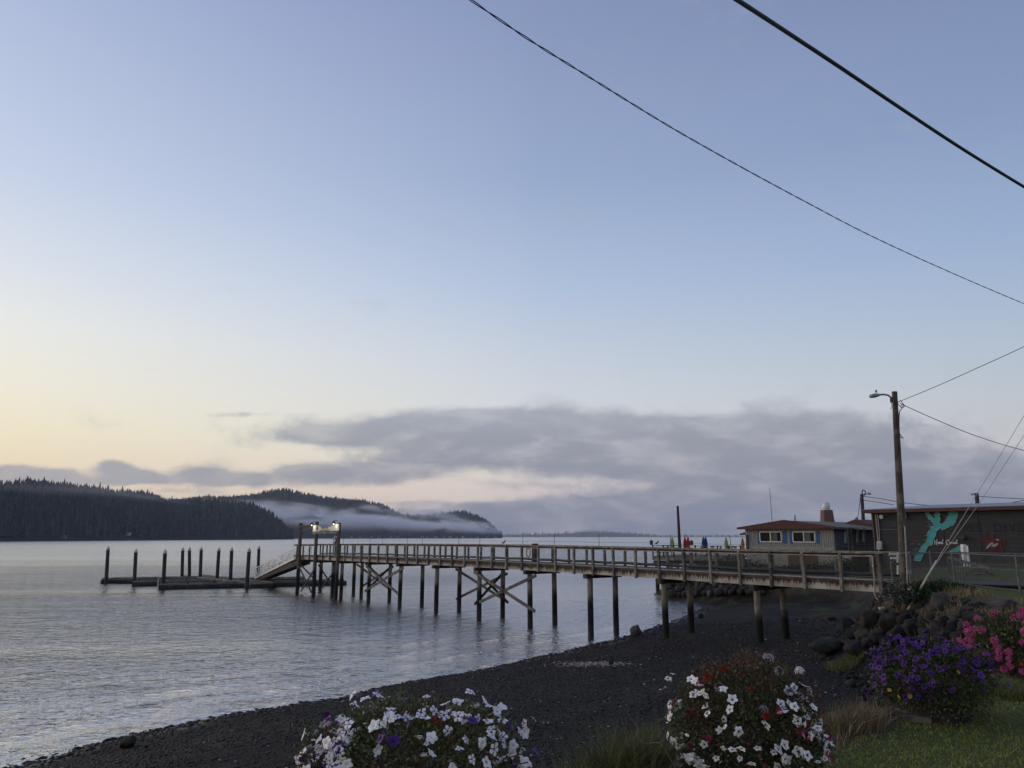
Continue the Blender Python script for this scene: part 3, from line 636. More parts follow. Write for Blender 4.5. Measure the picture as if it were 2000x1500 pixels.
for a, b, off in [((580, 1098), (608, 1157), -.5), ((613, 1113), (588, 1155), -.6), ((588, 1104), (614, 1131), -.35), ((622, 1103), (655, 1155), 2.3), ((656, 1112), (627, 1150), 2.4)]: brace(a, b, off, .16)
MB(tuple(pw(52, -.45, 6.4))).bar(pw(49.4, -.45, 6.62), pw(53.4, -.45, 6.62), .12, .22).build('portal_beam', WOODD, pier)
MB(tuple(pw(52, -.45, 6.1))).bar(pw(49.4, -.45, 6.22), pw(53.4, -.45, 6.22), .12, .12).build('portal_beam', WOODD, pier)
MB(tuple(pw(50, 1, 6.4))).bar(pw(49.4, -.3, 6.35), pw(51.0, 2.4, 6.35), .14, .2).build('portal_beam', WOODD, pier)
MB(tuple(pw(47.5, -.5, 6))).bar(pw(43.8, -.66, 5.92), pw(49.7, -.66, 5.92), .1, .2).build('portal_beam', WOOD, pier)
MB(tuple(pw(53, 1, 3.5))).bar(pw(50.4, -.25, 4.72), pw(55.4, -.25, 4.72), .16, .05).build('handrail', GREYW, pier)
# text helper
def text_mesh(txt, bold=0.0):
    cu = bpy.data.curves.new('t', 'FONT'); cu.body = txt; cu.align_x = 'CENTER'; cu.align_y = 'CENTER'; cu.offset = bold; cu.resolution_u = 4; cu.extrude = .0
    o = bpy.data.objects.new('t', cu); COL.objects.link(o); dg = bpy.context.evaluated_depsgraph_get(); dg.update()
    me = o.evaluated_get(dg).to_mesh(); vs = [v.co.copy() for v in me.vertices]; fs = [tuple(p.vertices) for p in me.polygons]
    o.evaluated_get(dg).to_mesh_clear(); bpy.data.objects.remove(o); bpy.data.curves.remove(cu)
    return vs, fs
def put_text(mb, txt, P, right, hgt, width=None, bold=0.0):
    vs, fs = text_mesh(txt, bold); P = Vector(P); right = Vector(right).normalized()
    h = max(v.y for v in vs) - min(v.y for v in vs); w = max(v.x for v in vs) - min(v.x for v in vs); sy = hgt / h; sx = sy if width is None else width / w
    mb.add([P + right * v.x * sx + Vector((0, 0, v.y * sy)) for v in vs], fs)
PR = -PD   # to the right as seen from the shore
sgn = thing('pier_sign', 'white sign board PORT OF HOODSPORT lit by two lamps on the pier gateway', 'sign', tuple(pw(47.5, -.7, 6)))
SIGNM = mat('sign board', (.74, .72, .62), (.66, .63, .52), scale=4)
pts = []
for i in range(13):
    x = i / 12; zt = 6.66 - .26 * math.exp(-((x - .5) / .27) ** 4); pts.append(pw(43.6 + 6.0 * x, -.70, zt))
pts += [pw(49.6, -.70, 6.04), pw(43.6, -.70, 6.04)]
pts = [Vector((p.x, p.y, p.z)) for p in pts]
MB(sgn.location).prism(pts, PN * .05).build('board', SIGNM, sgn)
MB(sgn.location).bar(pw(43.8, -.69, 6.02), pw(49.7, -.69, 6.02), .12, .09).build('frame', WOOD, sgn)
mb = MB(sgn.location); put_text(mb, 'PORT OF', pw(46.75, -.715, 6.33), PR, .17, 1.5, .02); put_text(mb, 'HOODSPORT', pw(46.75, -.715, 6.12), PR, .15, 2.3, .02)
mb.build('lettering', mat('dark lettering', (.03, .035, .05)), sgn)
mb = MB(sgn.location)
for s in (48.5,):
    c = pw(s, -.715, 6.34); mb.tube([c + PR * .2 * math.cos(a) + Vector((0, 0, .2 * math.sin(a))) for a in np.linspace(0, 6.283, 17)], .022, 4)
    mb.tube([c + Vector((0, 0, -.12)), c + Vector((0, 0, .12))], .02, 4); mb.tube([c - PR * .1, c + PR * .1], .02, 4)
mb.build('emblem', MATS['dark lettering'], sgn)
m_ = bpy.data.materials.new('lamp glow'); m_.use_nodes = True; T = NT(m_.node_tree); T.n.clear()
T.new('ShaderNodeOutputMaterial', {0: T.new('ShaderNodeEmission', {0: (1, .86, .55, 1), 1: 4}).outputs[0]}); GLOW = m_
for s, lb in ((49.2, 'gateway lamp over the left end of the pier sign'), (44.1, 'gateway lamp over the right end of the pier sign')):
    t = thing('gateway_lamp', lb, 'lamp', tuple(pw(s, -.95, 6.75)), 'lamps over the pier sign'); c = pw(s, -1.0, 6.72)
    MB(t.location).tube([c + Vector((0, 0, .2)), c + Vector((0, 0, .15)), c, c - Vector((0, 0, .03))], [.05, .1, .19, .19], 12).build('shade', BLACKM, t)
    MB(t.location).tube([pw(s, -.6, 6.95), pw(s, -.8, 7.0), c + Vector((0, 0, .25))], .025, 6).build('arm', BLACKM, t)
    MB(t.location).tube([c - Vector((0, 0, .03)), c - Vector((0, 0, .10))], [.06, .04], 8).build('bulb', GLOW, t)
    L = bpy.data.objects.new('lamp_light', bpy.data.lights.new('lamp_light', 'POINT')); COL.objects.link(L); L.data.energy = 5; L.data.color = (1, .82, .5); L.data.shadow_soft_size = .06; L.parent = t; L.location = (0, 0, -.2)
# small things on the pier
def bird(u, v, off, label, hgt=.32):
    P = on_pier(u, v, off); k = hgt / .3; t = thing('bird', label, 'bird', tuple(P), 'birds perched on the railings')
    def q(x, y, z): return P + Vector((x * k, y * k, z * k))
    MB(P).tube([q(-.16, 0, .08), q(-.1, 0, .11), q(0, 0, .15), (q(.06, 0, .21)), q(.08, 0, .27), q(.10, 0, .30), q(.13, 0, .30), q(.19, 0, .29)], [.008 * k, .035 * k, .06 * k, .045 * k, .03 * k, .034 * k, .02 * k, .004 * k], 10).build('body', DARK, t, smooth=True)
    MB(P).tube([q(.0, .02, .1), q(.01, .02, 0)], .006 * k, 4).tube([q(.0, -.02, .1), q(.01, -.02, 0)], .006 * k, 4).build('leg', DARK, t)
bird(984, 1064, 2.2, 'dark bird perched on the pier rail above the middle pilings', .3)
bird(653, 1064, 2.2, 'dark bird perched on the rail between the gateway posts', .35)
P = pw(18.5, 2.05, 3.76); MB(P).bar(P, P + Vector((0, 0, 1.15)), .3, .3, PN).box(P + Vector((-.2, -.2, 1.15)), P + Vector((.2, .2, 1.2))).build('timber_cabinet', WOODD, None, label='square dark timber post box behind the middle of the pier railing', cat='post')
P = pw(18.9, 1.8, 3.76); t = thing('hose', 'yellow looped hose hanging inside the far pier railing', 'hose', tuple(P))
MB(P).tube([P + PD * .2 * math.cos(a) + Vector((0, 0, .62 + .32 * math.sin(a))) for a in np.linspace(0, 6.283, 20)], .04, 6).build('coil', mat('yellow hose', (.5, .36, .1), (.4, .28, .08)), t)
MB(P).box(P + Vector((-.05, -.05, .85)), P + Vector((.05, .05, 1.0))).build('hook', BLACKM, t)
P = pw(49.3, 1.4, 3.76); t = thing('standpipe', 'pale gooseneck standpipe on the pier head behind the sign', 'pipe', tuple(P))
MB(P).tube([P, P + Vector((0, 0, 1.5)), P + Vector((.06, 0, 1.75)), P + Vector((.2, 0, 1.85)), P + Vector((.34, 0, 1.75)), P + Vector((.36, 0, 1.6))], .06, 8).build('pipe', WHITE, t, smooth=True)
MB(P).tube([P + Vector((.36, 0, 1.62)), P + Vector((.36, 0, 1.48))], .085, 8).build('nozzle', BLACKM, t)

# ------------------------------------------------ gangway and floating docks
gA = pw(55.6, 1.0, 3.55); gB = Vector((-30.3, 88.3, .75)); gB = gA + (PD * 12.6) + Vector((0, 0, .75 - gA.z))
gang = thing('gangway', 'sloping aluminium truss gangway from pier head down to the floating dock', 'gangway', tuple(gA))
gd = (gB - gA)
for off in (-.75, .75):
    a, b = gA + PN * off, gB + PN * off; n = 12; up = Vector((0, 0, 1.12))
    MB(gA).bar(a + up, b + up, .07, .08).bar(a, b, .09, .16).build('truss_chord', ALU, gang)
    mb = MB(gA)
    for i in range(n + 1):
        p = a + gd * (i / n); mb.bar(p, p + up, .05, .05, PD)
        if i < n: mb.bar(p + up, p + gd / n, .05, .045) if i % 2 == 0 else mb.bar(p, p + gd / n + up, .05, .045)
    mb.bar(a + up * .5, b + up * .5, .03, .03); mb.bar(a + up * .75, b + up * .75, .03, .03)
    mb.build('truss_bracing', ALU, gang)
MB(gA).bar(gA - Vector((0, 0, .12)), gB - Vector((0, 0, .12)), 1.4, .08).build('walking_deck', DARK, gang)
MB(gA).bar(gA - Vector((0, 0, .55)) - PN * .6, gB - Vector((0, 0, .1)) - PN * .6, .2, .5).bar(gA - Vector((0, 0, .5)) + PN * .6, gB - Vector((0, 0, .1)) + PN * .6, .2, .4).build('girder', WOODD, gang)
dock = thing('floating_dock', 'low dark timber floating dock with finger floats', 'dock', (-33, 88, 0))
DW = Vector((-.665, .747, 0)); FD = Vector((.92, .40, 0)).normalized()
DOCKT = mat('dock top', (.12, .11, .10), (.06, .056, .052), scale=6, bump=.4, bscale=30)
DOCKE = mat('dock edge', (.04, .036, .032), (.02, .019, .018), scale=3)
def floatpier(name, A, B, w):
    A, B = Vector(A), Vector(B); d = (B - A).normalized(); n = Vector((-d.y, d.x, 0)); L = (B - A).length
    root = MB(A); root.bar(A + Vector((0, 0, .16)), B + Vector((0, 0, .16)), w - .06, .4); o = root.build(name, DOCKE, dock)
    mb = MB(A); k = 0
    while k < L - .1: mb.bar(A + d * (k + .01) + Vector((0, 0, .40)), A + d * (k + .14) + Vector((0, 0, .40)), w, .05); k += .15
    mb.build('planking', DOCKT, o)
    mb = MB(A); k = 0
    while k < L - 2:
        q = min(L, k + 2.8)
        for sg in (-1, 1): mb.bar(A + d * (k + .08) + n * sg * (w / 2 - .06) + Vector((0, 0, .52)), A + d * (q - .1) + n * sg * (w / 2 - .06) + Vector((0, 0, .52)), .13, .14)
        k += 2.8
    mb.build('bull_rail', GREYW, o)
    for sg in (-1, 1):
        mb = MB(A); mb.bar(A + n * sg * (w / 2 + .02) + Vector((0, 0, .25)), B + n * sg * (w / 2 + .02) + Vector((0, 0, .25)), .05, .2); mb.build('rub_strip', WOODD, o)
F1 = Vector((-37.9, 82.4, 0)); F2 = Vector((-43.3, 87.5, 0)); F3 = Vector((-49.6, 92.6, 0))
W0 = Vector((-28.4, 85.4, 0))
floatpier('main_float', W0 - DW * 1.5, W0 + DW * 21, 2.6)
floatpier('finger_float', F1, F1 + FD * 9.4, 1.8); floatpier('finger_float', F2, F2 + FD * 8.6, 1.6); floatpier('finger_float', F3, F3 + FD * 9.3, 1.6)
E1 = W0 + FD * .3 + DW * 1.0; floatpier('finger_float', E1 + FD * 1.4, Vector((-19.6, 90.2, 0)), 1.8)
E2 = W0 + DW * 9; floatpier('finger_float', E2 + FD * 1.4, E2 + FD * 9.2, 1.6)
E3 = W0 + DW * 15; floatpier('finger_float', E3 - FD * 10, E3 - FD * 1.4, 1.6)
lad = thing('swim_ladder', 'white looped ladder rails at the tip of the nearest dock finger', 'ladder', tuple(F1))
for sg in (-.25, .25):
    c = F1 + FD * .3 + Vector((-FD.y, FD.x, 0)) * sg; a = -FD
    MB(F1).tube([c + a * .4 + Vector((0, 0, -.3)), c + a * .4 + Vector((0, 0, 1.0)), c + a * .3 + Vector((0, 0, 1.2)), c + Vector((0, 0, 1.27)), c - a * .2 + Vector((0, 0, 1.15)), c - a * .25 + Vector((0, 0, .42))], .04, 6).build('rail', WHITE, lad)
for z in (-.1, .2): MB(F1).bar(F1 + FD * -.1 - Vector((-FD.y, FD.x, 0)) * .25 + Vector((0, 0, z)), F1 + FD * -.1 + Vector((-FD.y, FD.x, 0)) * .25 + Vector((0, 0, z)), .05, .04).build('rung', WHITE, lad)
GP = [(207.5, 1132, 211.7, 1067), (262.5, 1135, 266, 1072), (319, 1141, 323, 1073), (355.5, 1126, 357.5, 1069), (370, 1126, 370.5, 1069), (391, 1127, 393.5, 1068), (424, 1130, 428, 1069), (450, 1133, 453, 1069), (482.5, 1140, 487, 1070), (504, 1121, 506, 1066)]
GL = ['guide pile at far left tip of the outermost dock finger', 'guide pile at the tip of the second dock finger', 'guide pile at the tip of the nearest dock finger beside the ladder', 'left one of the close pair of guide piles behind the dock', 'right one of the close pair of guide piles behind the dock', 'guide pile just right of the close pair on the dock', 'guide pile in the middle of the dock walkway', 'guide pile between mid walkway and the gangway foot', 'guide pile standing right at the gangway foot', 'guide pile seen behind the gangway truss']
CAPM = mat('pile cap', (.5, .5, .5), (.36, .36, .36), rough=.5)
GPM = mat('guide pile', (.05, .05, .048), (.022, .022, .022), scale=3, bump=.3)
for i, (u, v, ut, vt) in enumerate(GP):
    x, y = at(u, v, .5); top = atY(ut, vt, y); t = thing('guide_pile', GL[i] + ', white cone cap', 'pile', (x, y, 0), 'guide piles of the floating dock')
    b = Vector((x, y, -2)); tt = Vector((top.x, y, top.z - .42)); b = tt + (Vector((x, y, .5)) - tt) * ((tt.z + 2) / (tt.z - .5))
    MB(t.location).tube([b, tt], [.21, .2], 14).build('shaft', GPM, t, smooth=False)
    MB(t.location).tube([tt, tt + Vector((0, 0, .09)), tt + Vector((0, 0, .48))], [.225, .225, .01], 14).build('cone_cap', CAPM, t)

# ------------------------------------------------ grey house by the cove
HB = atY(1627, 1033, 67); HA = atY(1455, 1033, 73.2); HB.z = HA.z = 0
hf = (HA - HB); HL = hf.length; hf.normalize(); hs = Vector((-hf.y * -1, hf.x * -1, 0)); hs = Vector((hf.y, -hf.x, 0)); hs = hs if hs.y > 0 else -hs
house = thing('waterfront_house', 'grey board sided house with blue shutters and rust red eaves', 'house', (HB.x, HB.y, 3.2))
def hp(a, b, z): return HB + hf * a + hs * b + Vector((0, 0, z))       # a along front, b to the back
def hfr(u, v, d=0): # point on front plane pushed out by d
    return on_plane(HB - hs * d, hf, u, v)
SIDING = mat('grey board siding', (.36, .35, .32), (.27, .265, .24), scale=3, stretch=(3, 3, .5), bump=.2)
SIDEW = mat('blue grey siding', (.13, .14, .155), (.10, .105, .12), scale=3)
EZ = 6.22; RZ = 6.86; BL = 13.0
mb = MB(house.location)
mb.prism([hp(0, 0, 2.2), hp(HL, 0, 2.2), hp(HL, 0, EZ), hp(HL / 2, 0, RZ - .12), hp(0, 0, EZ)], hs * .2)
mb.build('front_wall', SIDING, house)
mb = MB(house.location)
for i in range(int(HL / .2)): mb.bar(hp(.1 + i * .2, -.015, 4.55), hp(.1 + i * .2, -.015, EZ + .1), .04, .03, hs)
mb.build('batten', mat('batten', (.17, .165, .155)), house)
mb = MB(house.location)
for z in np.arange(2.4, 4.6, .22): mb.bar(hp(0, -.02, z), hp(HL, -.02, z), .03, .2, (0, 0, 1))
mb.build('skirting', mat('skirting boards', (.30, .285, .25), (.2, .19, .165), scale=2), house)
MB(house.location).prism([hp(0, .2, 2.2), hp(0, BL, 2.2), hp(0, BL, EZ), hp(0, .2, EZ)], hf * .2).build('side_wall', SIDEW, house)
MB(house.location).prism([hp(HL, .2, 2.2), hp(HL, BL, 2.2), hp(HL, BL, EZ), hp(HL, .2, EZ)], -hf * .2).build('side_wall', SIDEW, house)
MB(house.location).prism([hp(.2, BL, 2.8), hp(HL - .2, BL, 2.8), hp(HL - .2, BL, EZ), hp(.2, BL, EZ)], -hs * .2).build('back_wall', SIDEW, house)
mb = MB(house.location); ov = .55; e2 = EZ - .02
mb.prism([hp(HL / 2, -ov, RZ), hp(-ov, -ov, e2), hp(-ov, BL + .4, e2), hp(HL / 2, BL + .4, RZ)], (0, 0, .09)); mb.prism([hp(HL / 2, -ov, RZ), hp(HL + ov, -ov, e2), hp(HL + ov, BL + .4, e2), hp(HL / 2, BL + .4, RZ)], (0, 0, .09))
roof = mb.build('roof', ROOFM, house)
mb = MB(house.location)
for a in np.arange(0, BL + .4, .6): mb.bar(hp(HL / 2, a, RZ + .1), hp(-ov, a, e2 + .1), .03, .03)
mb.build('standing_seam', ROOFM, roof)
MB(house.location).prism([hp(-ov, -ov - .03, e2 - .02), hp(HL + ov, -ov - .03, e2 - .02), hp(HL + ov, -ov - .03, e2 + .16), hp(HL / 2, -ov - .03, RZ + .16), hp(-ov, -ov - .03, e2 + .16)], hs * .05).build('gable_fascia', RUSTR, house)
MB(house.location).bar(hp(-ov - .02, -ov, e2 + .03), hp(-ov - .02, BL + .4, e2 + .03), .05, .16).build('eave_fascia', mat('grey fascia', (.12, .12, .125)), house)
# rear roofs
mb = MB(house.location)
for (a0, a1, b, zt) in ((HL * .62, HL * 1.02, 3.5, .62), (-.5, HL * .45, 9.0, .95), (-3.5, 1.0, 13.5, .6)):
    mb.prism([hp(a0, b, EZ + .2), hp((a0 + a1) / 2, b, EZ + zt), hp(a1, b, EZ + .2)], hs * 4)
mb.build('rear_roof', RUSTR, house)
GLASS = mat('dark window glass', (.006, .007, .008), (.012, .013, .014), rough=.2, spec=.12, scale=1)
CURT = mat('grey curtain', (.22, .21, .2), (.1, .1, .095), scale=6, stretch=(4, 4, .2))
def rect_on(fn, u0, v0, u1, v1, d, th):
    a, b, c, e = fn(u0, v1, d), fn(u1, v1, d), fn(u1, v0, d), fn(u0, v0, d); b.z = a.z; e.z = c.z = (c.z + e.z) / 2; return [a, b, c, e]
def hwin(u0, v0, u1, v1, fn, n, par, curtain=True):
    p = rect_on(fn, u0, v0, u1, v1, .0, 0); o = (p[0] + p[2]) / 2; fr = MB(o); a, b, c, e = p; w = .09; dv = -n * .06
    ri = (b - a).normalized(); up = Vector((0, 0, 1)); c = b + up * (c.z - b.z); e = a + up * (c.z - a.z)
    for s_, t_ in ((a, b), (e, c)): fr.bar(s_ + dv, t_ + dv, .1, w)
    for s_, t_ in ((a, e), (b, c), ((a + b) / 2, (e + c) / 2)): fr.bar(s_ + up * .047 + dv, t_ - up * .047 + dv, .1, w, ri)
    f = fr.build('window', WHITE, par)
    i = .02
    g = MB(o); g.prism([a - n * .035, b - n * .035, c - n * .035, e - n * .035], n * .02); go = g.build('pane', GLASS, f); go.location = (0, 0, 0)
    if curtain:
        m2 = (a + b) / 2 + (b - a) * .05; q = m2 + (b - a) * .26; k = MB(o); nn = 7
        for j in range(nn): x0 = m2 + (q - m2) * (j / nn); x1 = m2 + (q - m2) * ((j + .6) / nn); k.prism([x0 - n * .04 + up * .05, x1 - n * .04 + up * .05, x1 - n * .04 + up * (c.z - a.z - .05), x0 - n * .04 + up * (c.z - a.z - .05)], -n * .008)
        ko = k.build('curtain', CURT, f); ko.location = (0, 0, 0)
hfn = lambda u, v, d: hfr(u, v, d)
hwin(1485.5, 1039, 1527.5, 1058, hfn, hs, house); hwin(1550, 1039, 1593, 1058.5, hfn, hs, house)
BLUE = mat('blue shutter paint', (.045, .12, .30), (.03, .08, .2), scale=6)
for u0, u1 in ((1481, 1484), (1529.5, 1536), (1543, 1549), (1595, 1600.5)):
    p = rect_on(hfn, u0, 1036.5, u1, 1061, .03, 0); MB(p[0]).prism(p, -hs * .04).build('shutter', BLUE, house)
BROWN = mat('brown board', (.10, .062, .038), (.07, .042, .028), scale=5)
p = rect_on(hfn, 1540, 1082, 1597, 1110, .06, 0); MB(p[0]).prism(p, -hs * .05).build('timber_panel', BROWN, house)
p = rect_on(hfn, 1458, 1044, 1462, 1074, .1, 0); MB(p[0]).prism(p, -hs * .08).build('corner_post', WOODD, house)
# side porch
hsd = lambda u, v, d: on_plane(HB - hf * d, hs, u, v)
for u0, u1, v0, v1 in ((1648, 1653, 1038, 1061), (1672, 1675, 1039, 1060), (1684, 1688, 1040, 1058)):
    p = rect_on(hsd, u0, v0, u1, v1, .02, 0); MB(p[0]).prism(p, -hf * .04).build('window', GALV, house)
for u in (1659, 1666, 1679, 1692):
    a = hsd(u, 1075, 1.5); b = Vector((a.x, a.y, EZ)); a.z = 3.3; MB(a).bar(a, b, .12, .12, hs).build('porch_post', WOODD, house)
p = [hp(-2.2, 3, EZ - .12), hp(0, 3, EZ - .02), hp(0, BL, EZ - .02), hp(-2.2, BL, EZ - .12)]; MB(house.location).prism(p, (0, 0, .07)).build('porch_roof', ROOFM, house)
mb = MB(house.location); mb.bar(hp(-2, 3, 4.35), hp(-2, BL, 4.35), .06, .08); mb.bar(hp(-2, 3, 3.45), hp(-2, BL, 3.45), .06, .08)
for b in np.arange(3, BL, .35): mb.bar(hp(-2, b, 3.45), hp(-2, b, 4.35), .03, .03, hs)
mb.build('porch_railing', WOODD, house)
MB(house.location).prism([hp(-2.1, 3, 3.1), hp(-.2, 3, 3.1), hp(-.2, BL, 3.1), hp(-2.1, BL, 3.1)], (0, 0, .2)).build('porch_floor', WOODD, house)
mb = MB(house.location); mb.prism([hp(HL, 1, EZ - .25), hp(HL + 1.2, 1, EZ - .55), hp(HL + 1.2, 4, EZ - .55), hp(HL, 4, EZ - .25)], (0, 0, .1)); mb.build('awning', RUSTR, house)
# chimney
CB = atY(1616, 1018, 77); cx, cy = CB.x, CB.y
def mk_brick():
    m, T, b = custom('red brick'); tc = T.new('ShaderNodeTexCoord').outputs['Object']
    x = T.new('ShaderNodeSeparateXYZ', {0: tc}).outputs; v = T.new('ShaderNodeCombineXYZ', {0: T.m('ADD', x[0], x[1]), 1: x[2], 2: 0.0}).outputs[0]
    br = T.new('ShaderNodeTexBrick', {0: v, 'Color1': (.17, .065, .045, 1), 'Color2': (.10, .045, .035, 1), 'Mortar': (.24, .21, .18, 1), 'Scale': 3.2, 'Mortar Size': .02}); T.l.new(br.outputs[0], b.inputs['Base Color']); return m
o_ = Vector((cx, cy, 6)); w0, w1 = .60, .44; zt = atY(1612, 996, 77).z
mb = MB(o_); vs = [(cx - w0, cy - w0, 6), (cx + w0, cy - w0, 6), (cx + w0, cy + w0, 6), (cx - w0, cy + w0, 6), (cx - w1, cy - w1, zt), (cx + w1, cy - w1, zt), (cx + w1, cy + w1, zt), (cx - w1, cy + w1, zt)]
mb.add(vs, [(0, 3, 2, 1), (4, 5, 6, 7), (0, 1, 5, 4), (1, 2, 6, 5), (2, 3, 7, 6), (3, 0, 4, 7)]); ch = mb.build('chimney', mk_brick(), house)
mb = MB(o_); mb.tube([(cx, cy, zt), (cx, cy, zt + .1), (cx, cy, zt + .12), (cx, cy, zt + .2), (cx, cy, zt + .45), (cx, cy, zt + .62), (cx, cy, zt + .72), (cx, cy, zt + .74)], [.38, .38, .28, .38, .37, .32, .32, .2], 16); mb.build('cowl', ALU, ch)
def rod(name, label, cat, u0, v0, u1, v1, Y, r, m, parent=None):
    a, b = atY(u0, v0, Y), atY(u1, v1, Y); t = thing(name, label, cat, tuple(a)); MB(a).tube([a, b], [r, r * .7], 6).build('mast', m, t); MB(a).tube([a, a + Vector((0, 0, .12))], [r * 2.2, r * 2.2], 8).build('base', m, t); return t
rod('antenna', 'tall thin whip antenna rising behind the left end of the house roof', 'antenna', 1508, 1022, 1503.5, 953, 76, .045, GALV)
rod('vent_pipe', 'short dark vent pipe on the middle of the house roof', 'vent pipe', 1553, 1020, 1552.5, 1006, 76, .07, BLACKM)
rod('mast', 'tall rust brown leaning mast between the umbrellas', 'mast', 1328, 1075, 1323.5, 988, 76, .17, mat('rusty steel', (.06, .03, .028), (.04, .02, .02)))

# restaurant deck on piles, umbrellas, chairs
dk = thing('restaurant_deck', 'timber restaurant deck on piles left of the grey house', 'deck', (15, 78, 3.5))
DA = atY(1274, 1080, 78); DB = HA + hf * .3; DA.z = DB.z = 0; dd = (DB - DA); DL = dd.length; dd.normalize(); dn = Vector((-dd.y, dd.x, 0)); dn = dn if dn.y > 0 else -dn
def dp(a, b, z): return DA + dd * a + dn * b + Vector((0, 0, z))
mb = MB(dk.location); a = 0
while a < DL: mb.prism([dp(a, 0, 3.5), dp(a + .14, 0, 3.5), dp(a + .14, 11, 3.5), dp(a, 11, 3.5)], (0, 0, .06)); a += .15
mb.build('decking', GREYW, dk)
MB(dk.location).bar(dp(0, .05, 3.32), dp(DL, .05, 3.32), .1, .34).bar(dp(.05, 0, 3.32), dp(.05, 11, 3.32), .1, .34).build('rim_beam', WOOD, dk)
MB(dk.location).bar(dp(0, .4, 2.95), dp(DL, .4, 2.95), .3, .3).bar(dp(0, 5, 2.95), dp(DL, 5, 2.95), .3, .3).bar(dp(0, 10, 2.95), dp(DL, 10, 2.95), .3, .3).build('cap_beam', WOODD, dk)
for i in range(5):
    for j in (.4, 5, 10):
        c = dp(.3 + i * DL / 4.3, j, 0); MB(c).tube([c - Vector((0, 0, 2)), c + Vector((0, 0, 2.8))], .2, 10).build('pile', PILE, dk)
mb = MB(dk.location)
for z in (4.58, 4.2, 3.85): mb.bar(dp(0, .05, z), dp(DL, .05, z), .05, .06 if z > 4.5 else .03); mb.bar(dp(.05, 0, z), dp(.05, 11, z), .05, .05)
mb.build('deck_rail', GREYW, dk)
for i in range(9): MB(dp(i * DL / 8.3, .05, 3.5)).bar(dp(i * DL / 8.3 + .05, .05, 3.56), dp(i * DL / 8.3 + .05, .05, 4.66), .12, .12, dd).build('rail_post', WOODD, dk)
MB(dk.location).bar(dp(1, 1.5, 1.6), dp(3.6, 1.5, 2.8), .08, .08).bar(dp(1, 1.5, 1.6), dp(1.1, 1.5, 2.9), .08, .08).bar(dp(1, 1.5, 2.4), dp(4.0, 1.5, 2.7), .08, .08).bar(dp(3.6, 1.5, 2.8), dp(2.2, 1.5, .8), .08, .08).bar(dp(2.2, 1.5, .8), dp(1, 1.5, 1.6), .08, .08).build('white_pipe_frame', ALU, dk)
UC = {'green': (.32, .52, .06), 'red': (.62, .02, .03), 'blue': (.02, .07, .25), 'orange': (.68, .32, .03)}
UM = {k: mat('umbrella ' + k, c, tuple(x * .7 for x in c), scale=5, stretch=(3, 3, .6)) for k, c in UC.items()}
for u, vt, col, b, lb in [(1313.5, 1047, 'green', 1.0, 'closed lime green umbrella left of the rusty mast'), (1338.5, 1047, 'red', 1.1, 'closed red umbrella, left one of the red pair'), (1344.5, 1047, 'red', 1.9, 'closed red umbrella, right one of the red pair'),
                          (1374.5, 1047, 'blue', 1.3, 'closed blue umbrella, left one of the blue pair'), (1379, 1047, 'blue', 2.2, 'closed blue umbrella, right one of the blue pair'), (1419, 1048, 'green', 1.5, 'closed lime green umbrella nearer the house'), (1451, 1049, 'orange', 1.2, 'closed orange umbrella against the corner of the house')]:
    P = on_plane(DA + dn * b, dd, u, 1070); P.z = 3.57; zt = on_plane(DA + dn * b, dd, u, vt).z
    t = thing('patio_umbrella', lb, 'umbrella', tuple(P), 'closed umbrellas on the restaurant deck')
    MB(P).tube([P, P + Vector((0, 0, zt - P.z))], .03, 8).build('pole', ALU, t)
    MB(P).tube([P, P + Vector((0, 0, .08))], [.28, .25], 14).build('base', DARK, t)
    V = []; mb = MB(P); zs = np.linspace(.35, zt - 3.57 - .02, 9); prof = [.13, .17, .16, .12, .15, .14, .11, .07, .02]; K = 16
    for z, rr in zip(zs, prof):
        for k in range(K): a = 6.283 * k / K; q = rr * (1 + .28 * math.cos(8 * a)); V.append(P + Vector((q * math.cos(a), q * math.sin(a), z)))
    mb.add(V, [(i * K + k, i * K + (k + 1) % K, (i + 1) * K + (k + 1) % K, (i + 1) * K + k) for i in range(8) for k in range(K)] + [tuple(range(K - 1, -1, -1)), tuple(8 * K + k for k in range(K))])
    mb.build('canopy', UM[col], t)
def chair():
    t = thing('patio_chair', 'grey metal patio chair behind the deck railing', 'chair', (0, 0, 0), 'patio chairs on the restaurant deck')
    MB().box((-.24, -.24, .43), (.24, .24, .47)).build('seat', GALV, t)
    mb = MB(); mb.box((-.24, .22, .6), (.24, .25, .66)).box((-.24, .24, .86), (.24, .27, .98))
    for x in (-.18, 0, .18): mb.box((x - .02, .23, .66), (x + .02, .26, .86))
    mb.build('backrest', DARK, t)
    for x in (-.22, .22):
        for y in (-.22, .22): MB().box((x - .02, y - .02, 0), (x + .02, y + .02, .43 if y < 0 else .96)).build('leg', GALV, t)
    return t
c0 = chair(); first = True
for ci, (u, b) in enumerate([(1300, 2), (1307, 2.4), (1365, 2), (1395, 1.4), (1403, 2.2), (1426, 1.2), (1433, 1.8), (1440, 1.2)]):
    P = on_plane(DA + dn * b, dd, u, 1070)
    if first: r = c0; first = False
    else:
        r = c0.copy(); COL.objects.link(r)
        for c_ in c0.children: q = c_.copy(); COL.objects.link(q); q.parent = r
    r.location = (P.x, P.y, 3.57); r.rotation_euler[2] = random.uniform(0, 6); r['label'] = f'grey metal patio chair behind the deck railing, {ORD[ci]} chair from the left'
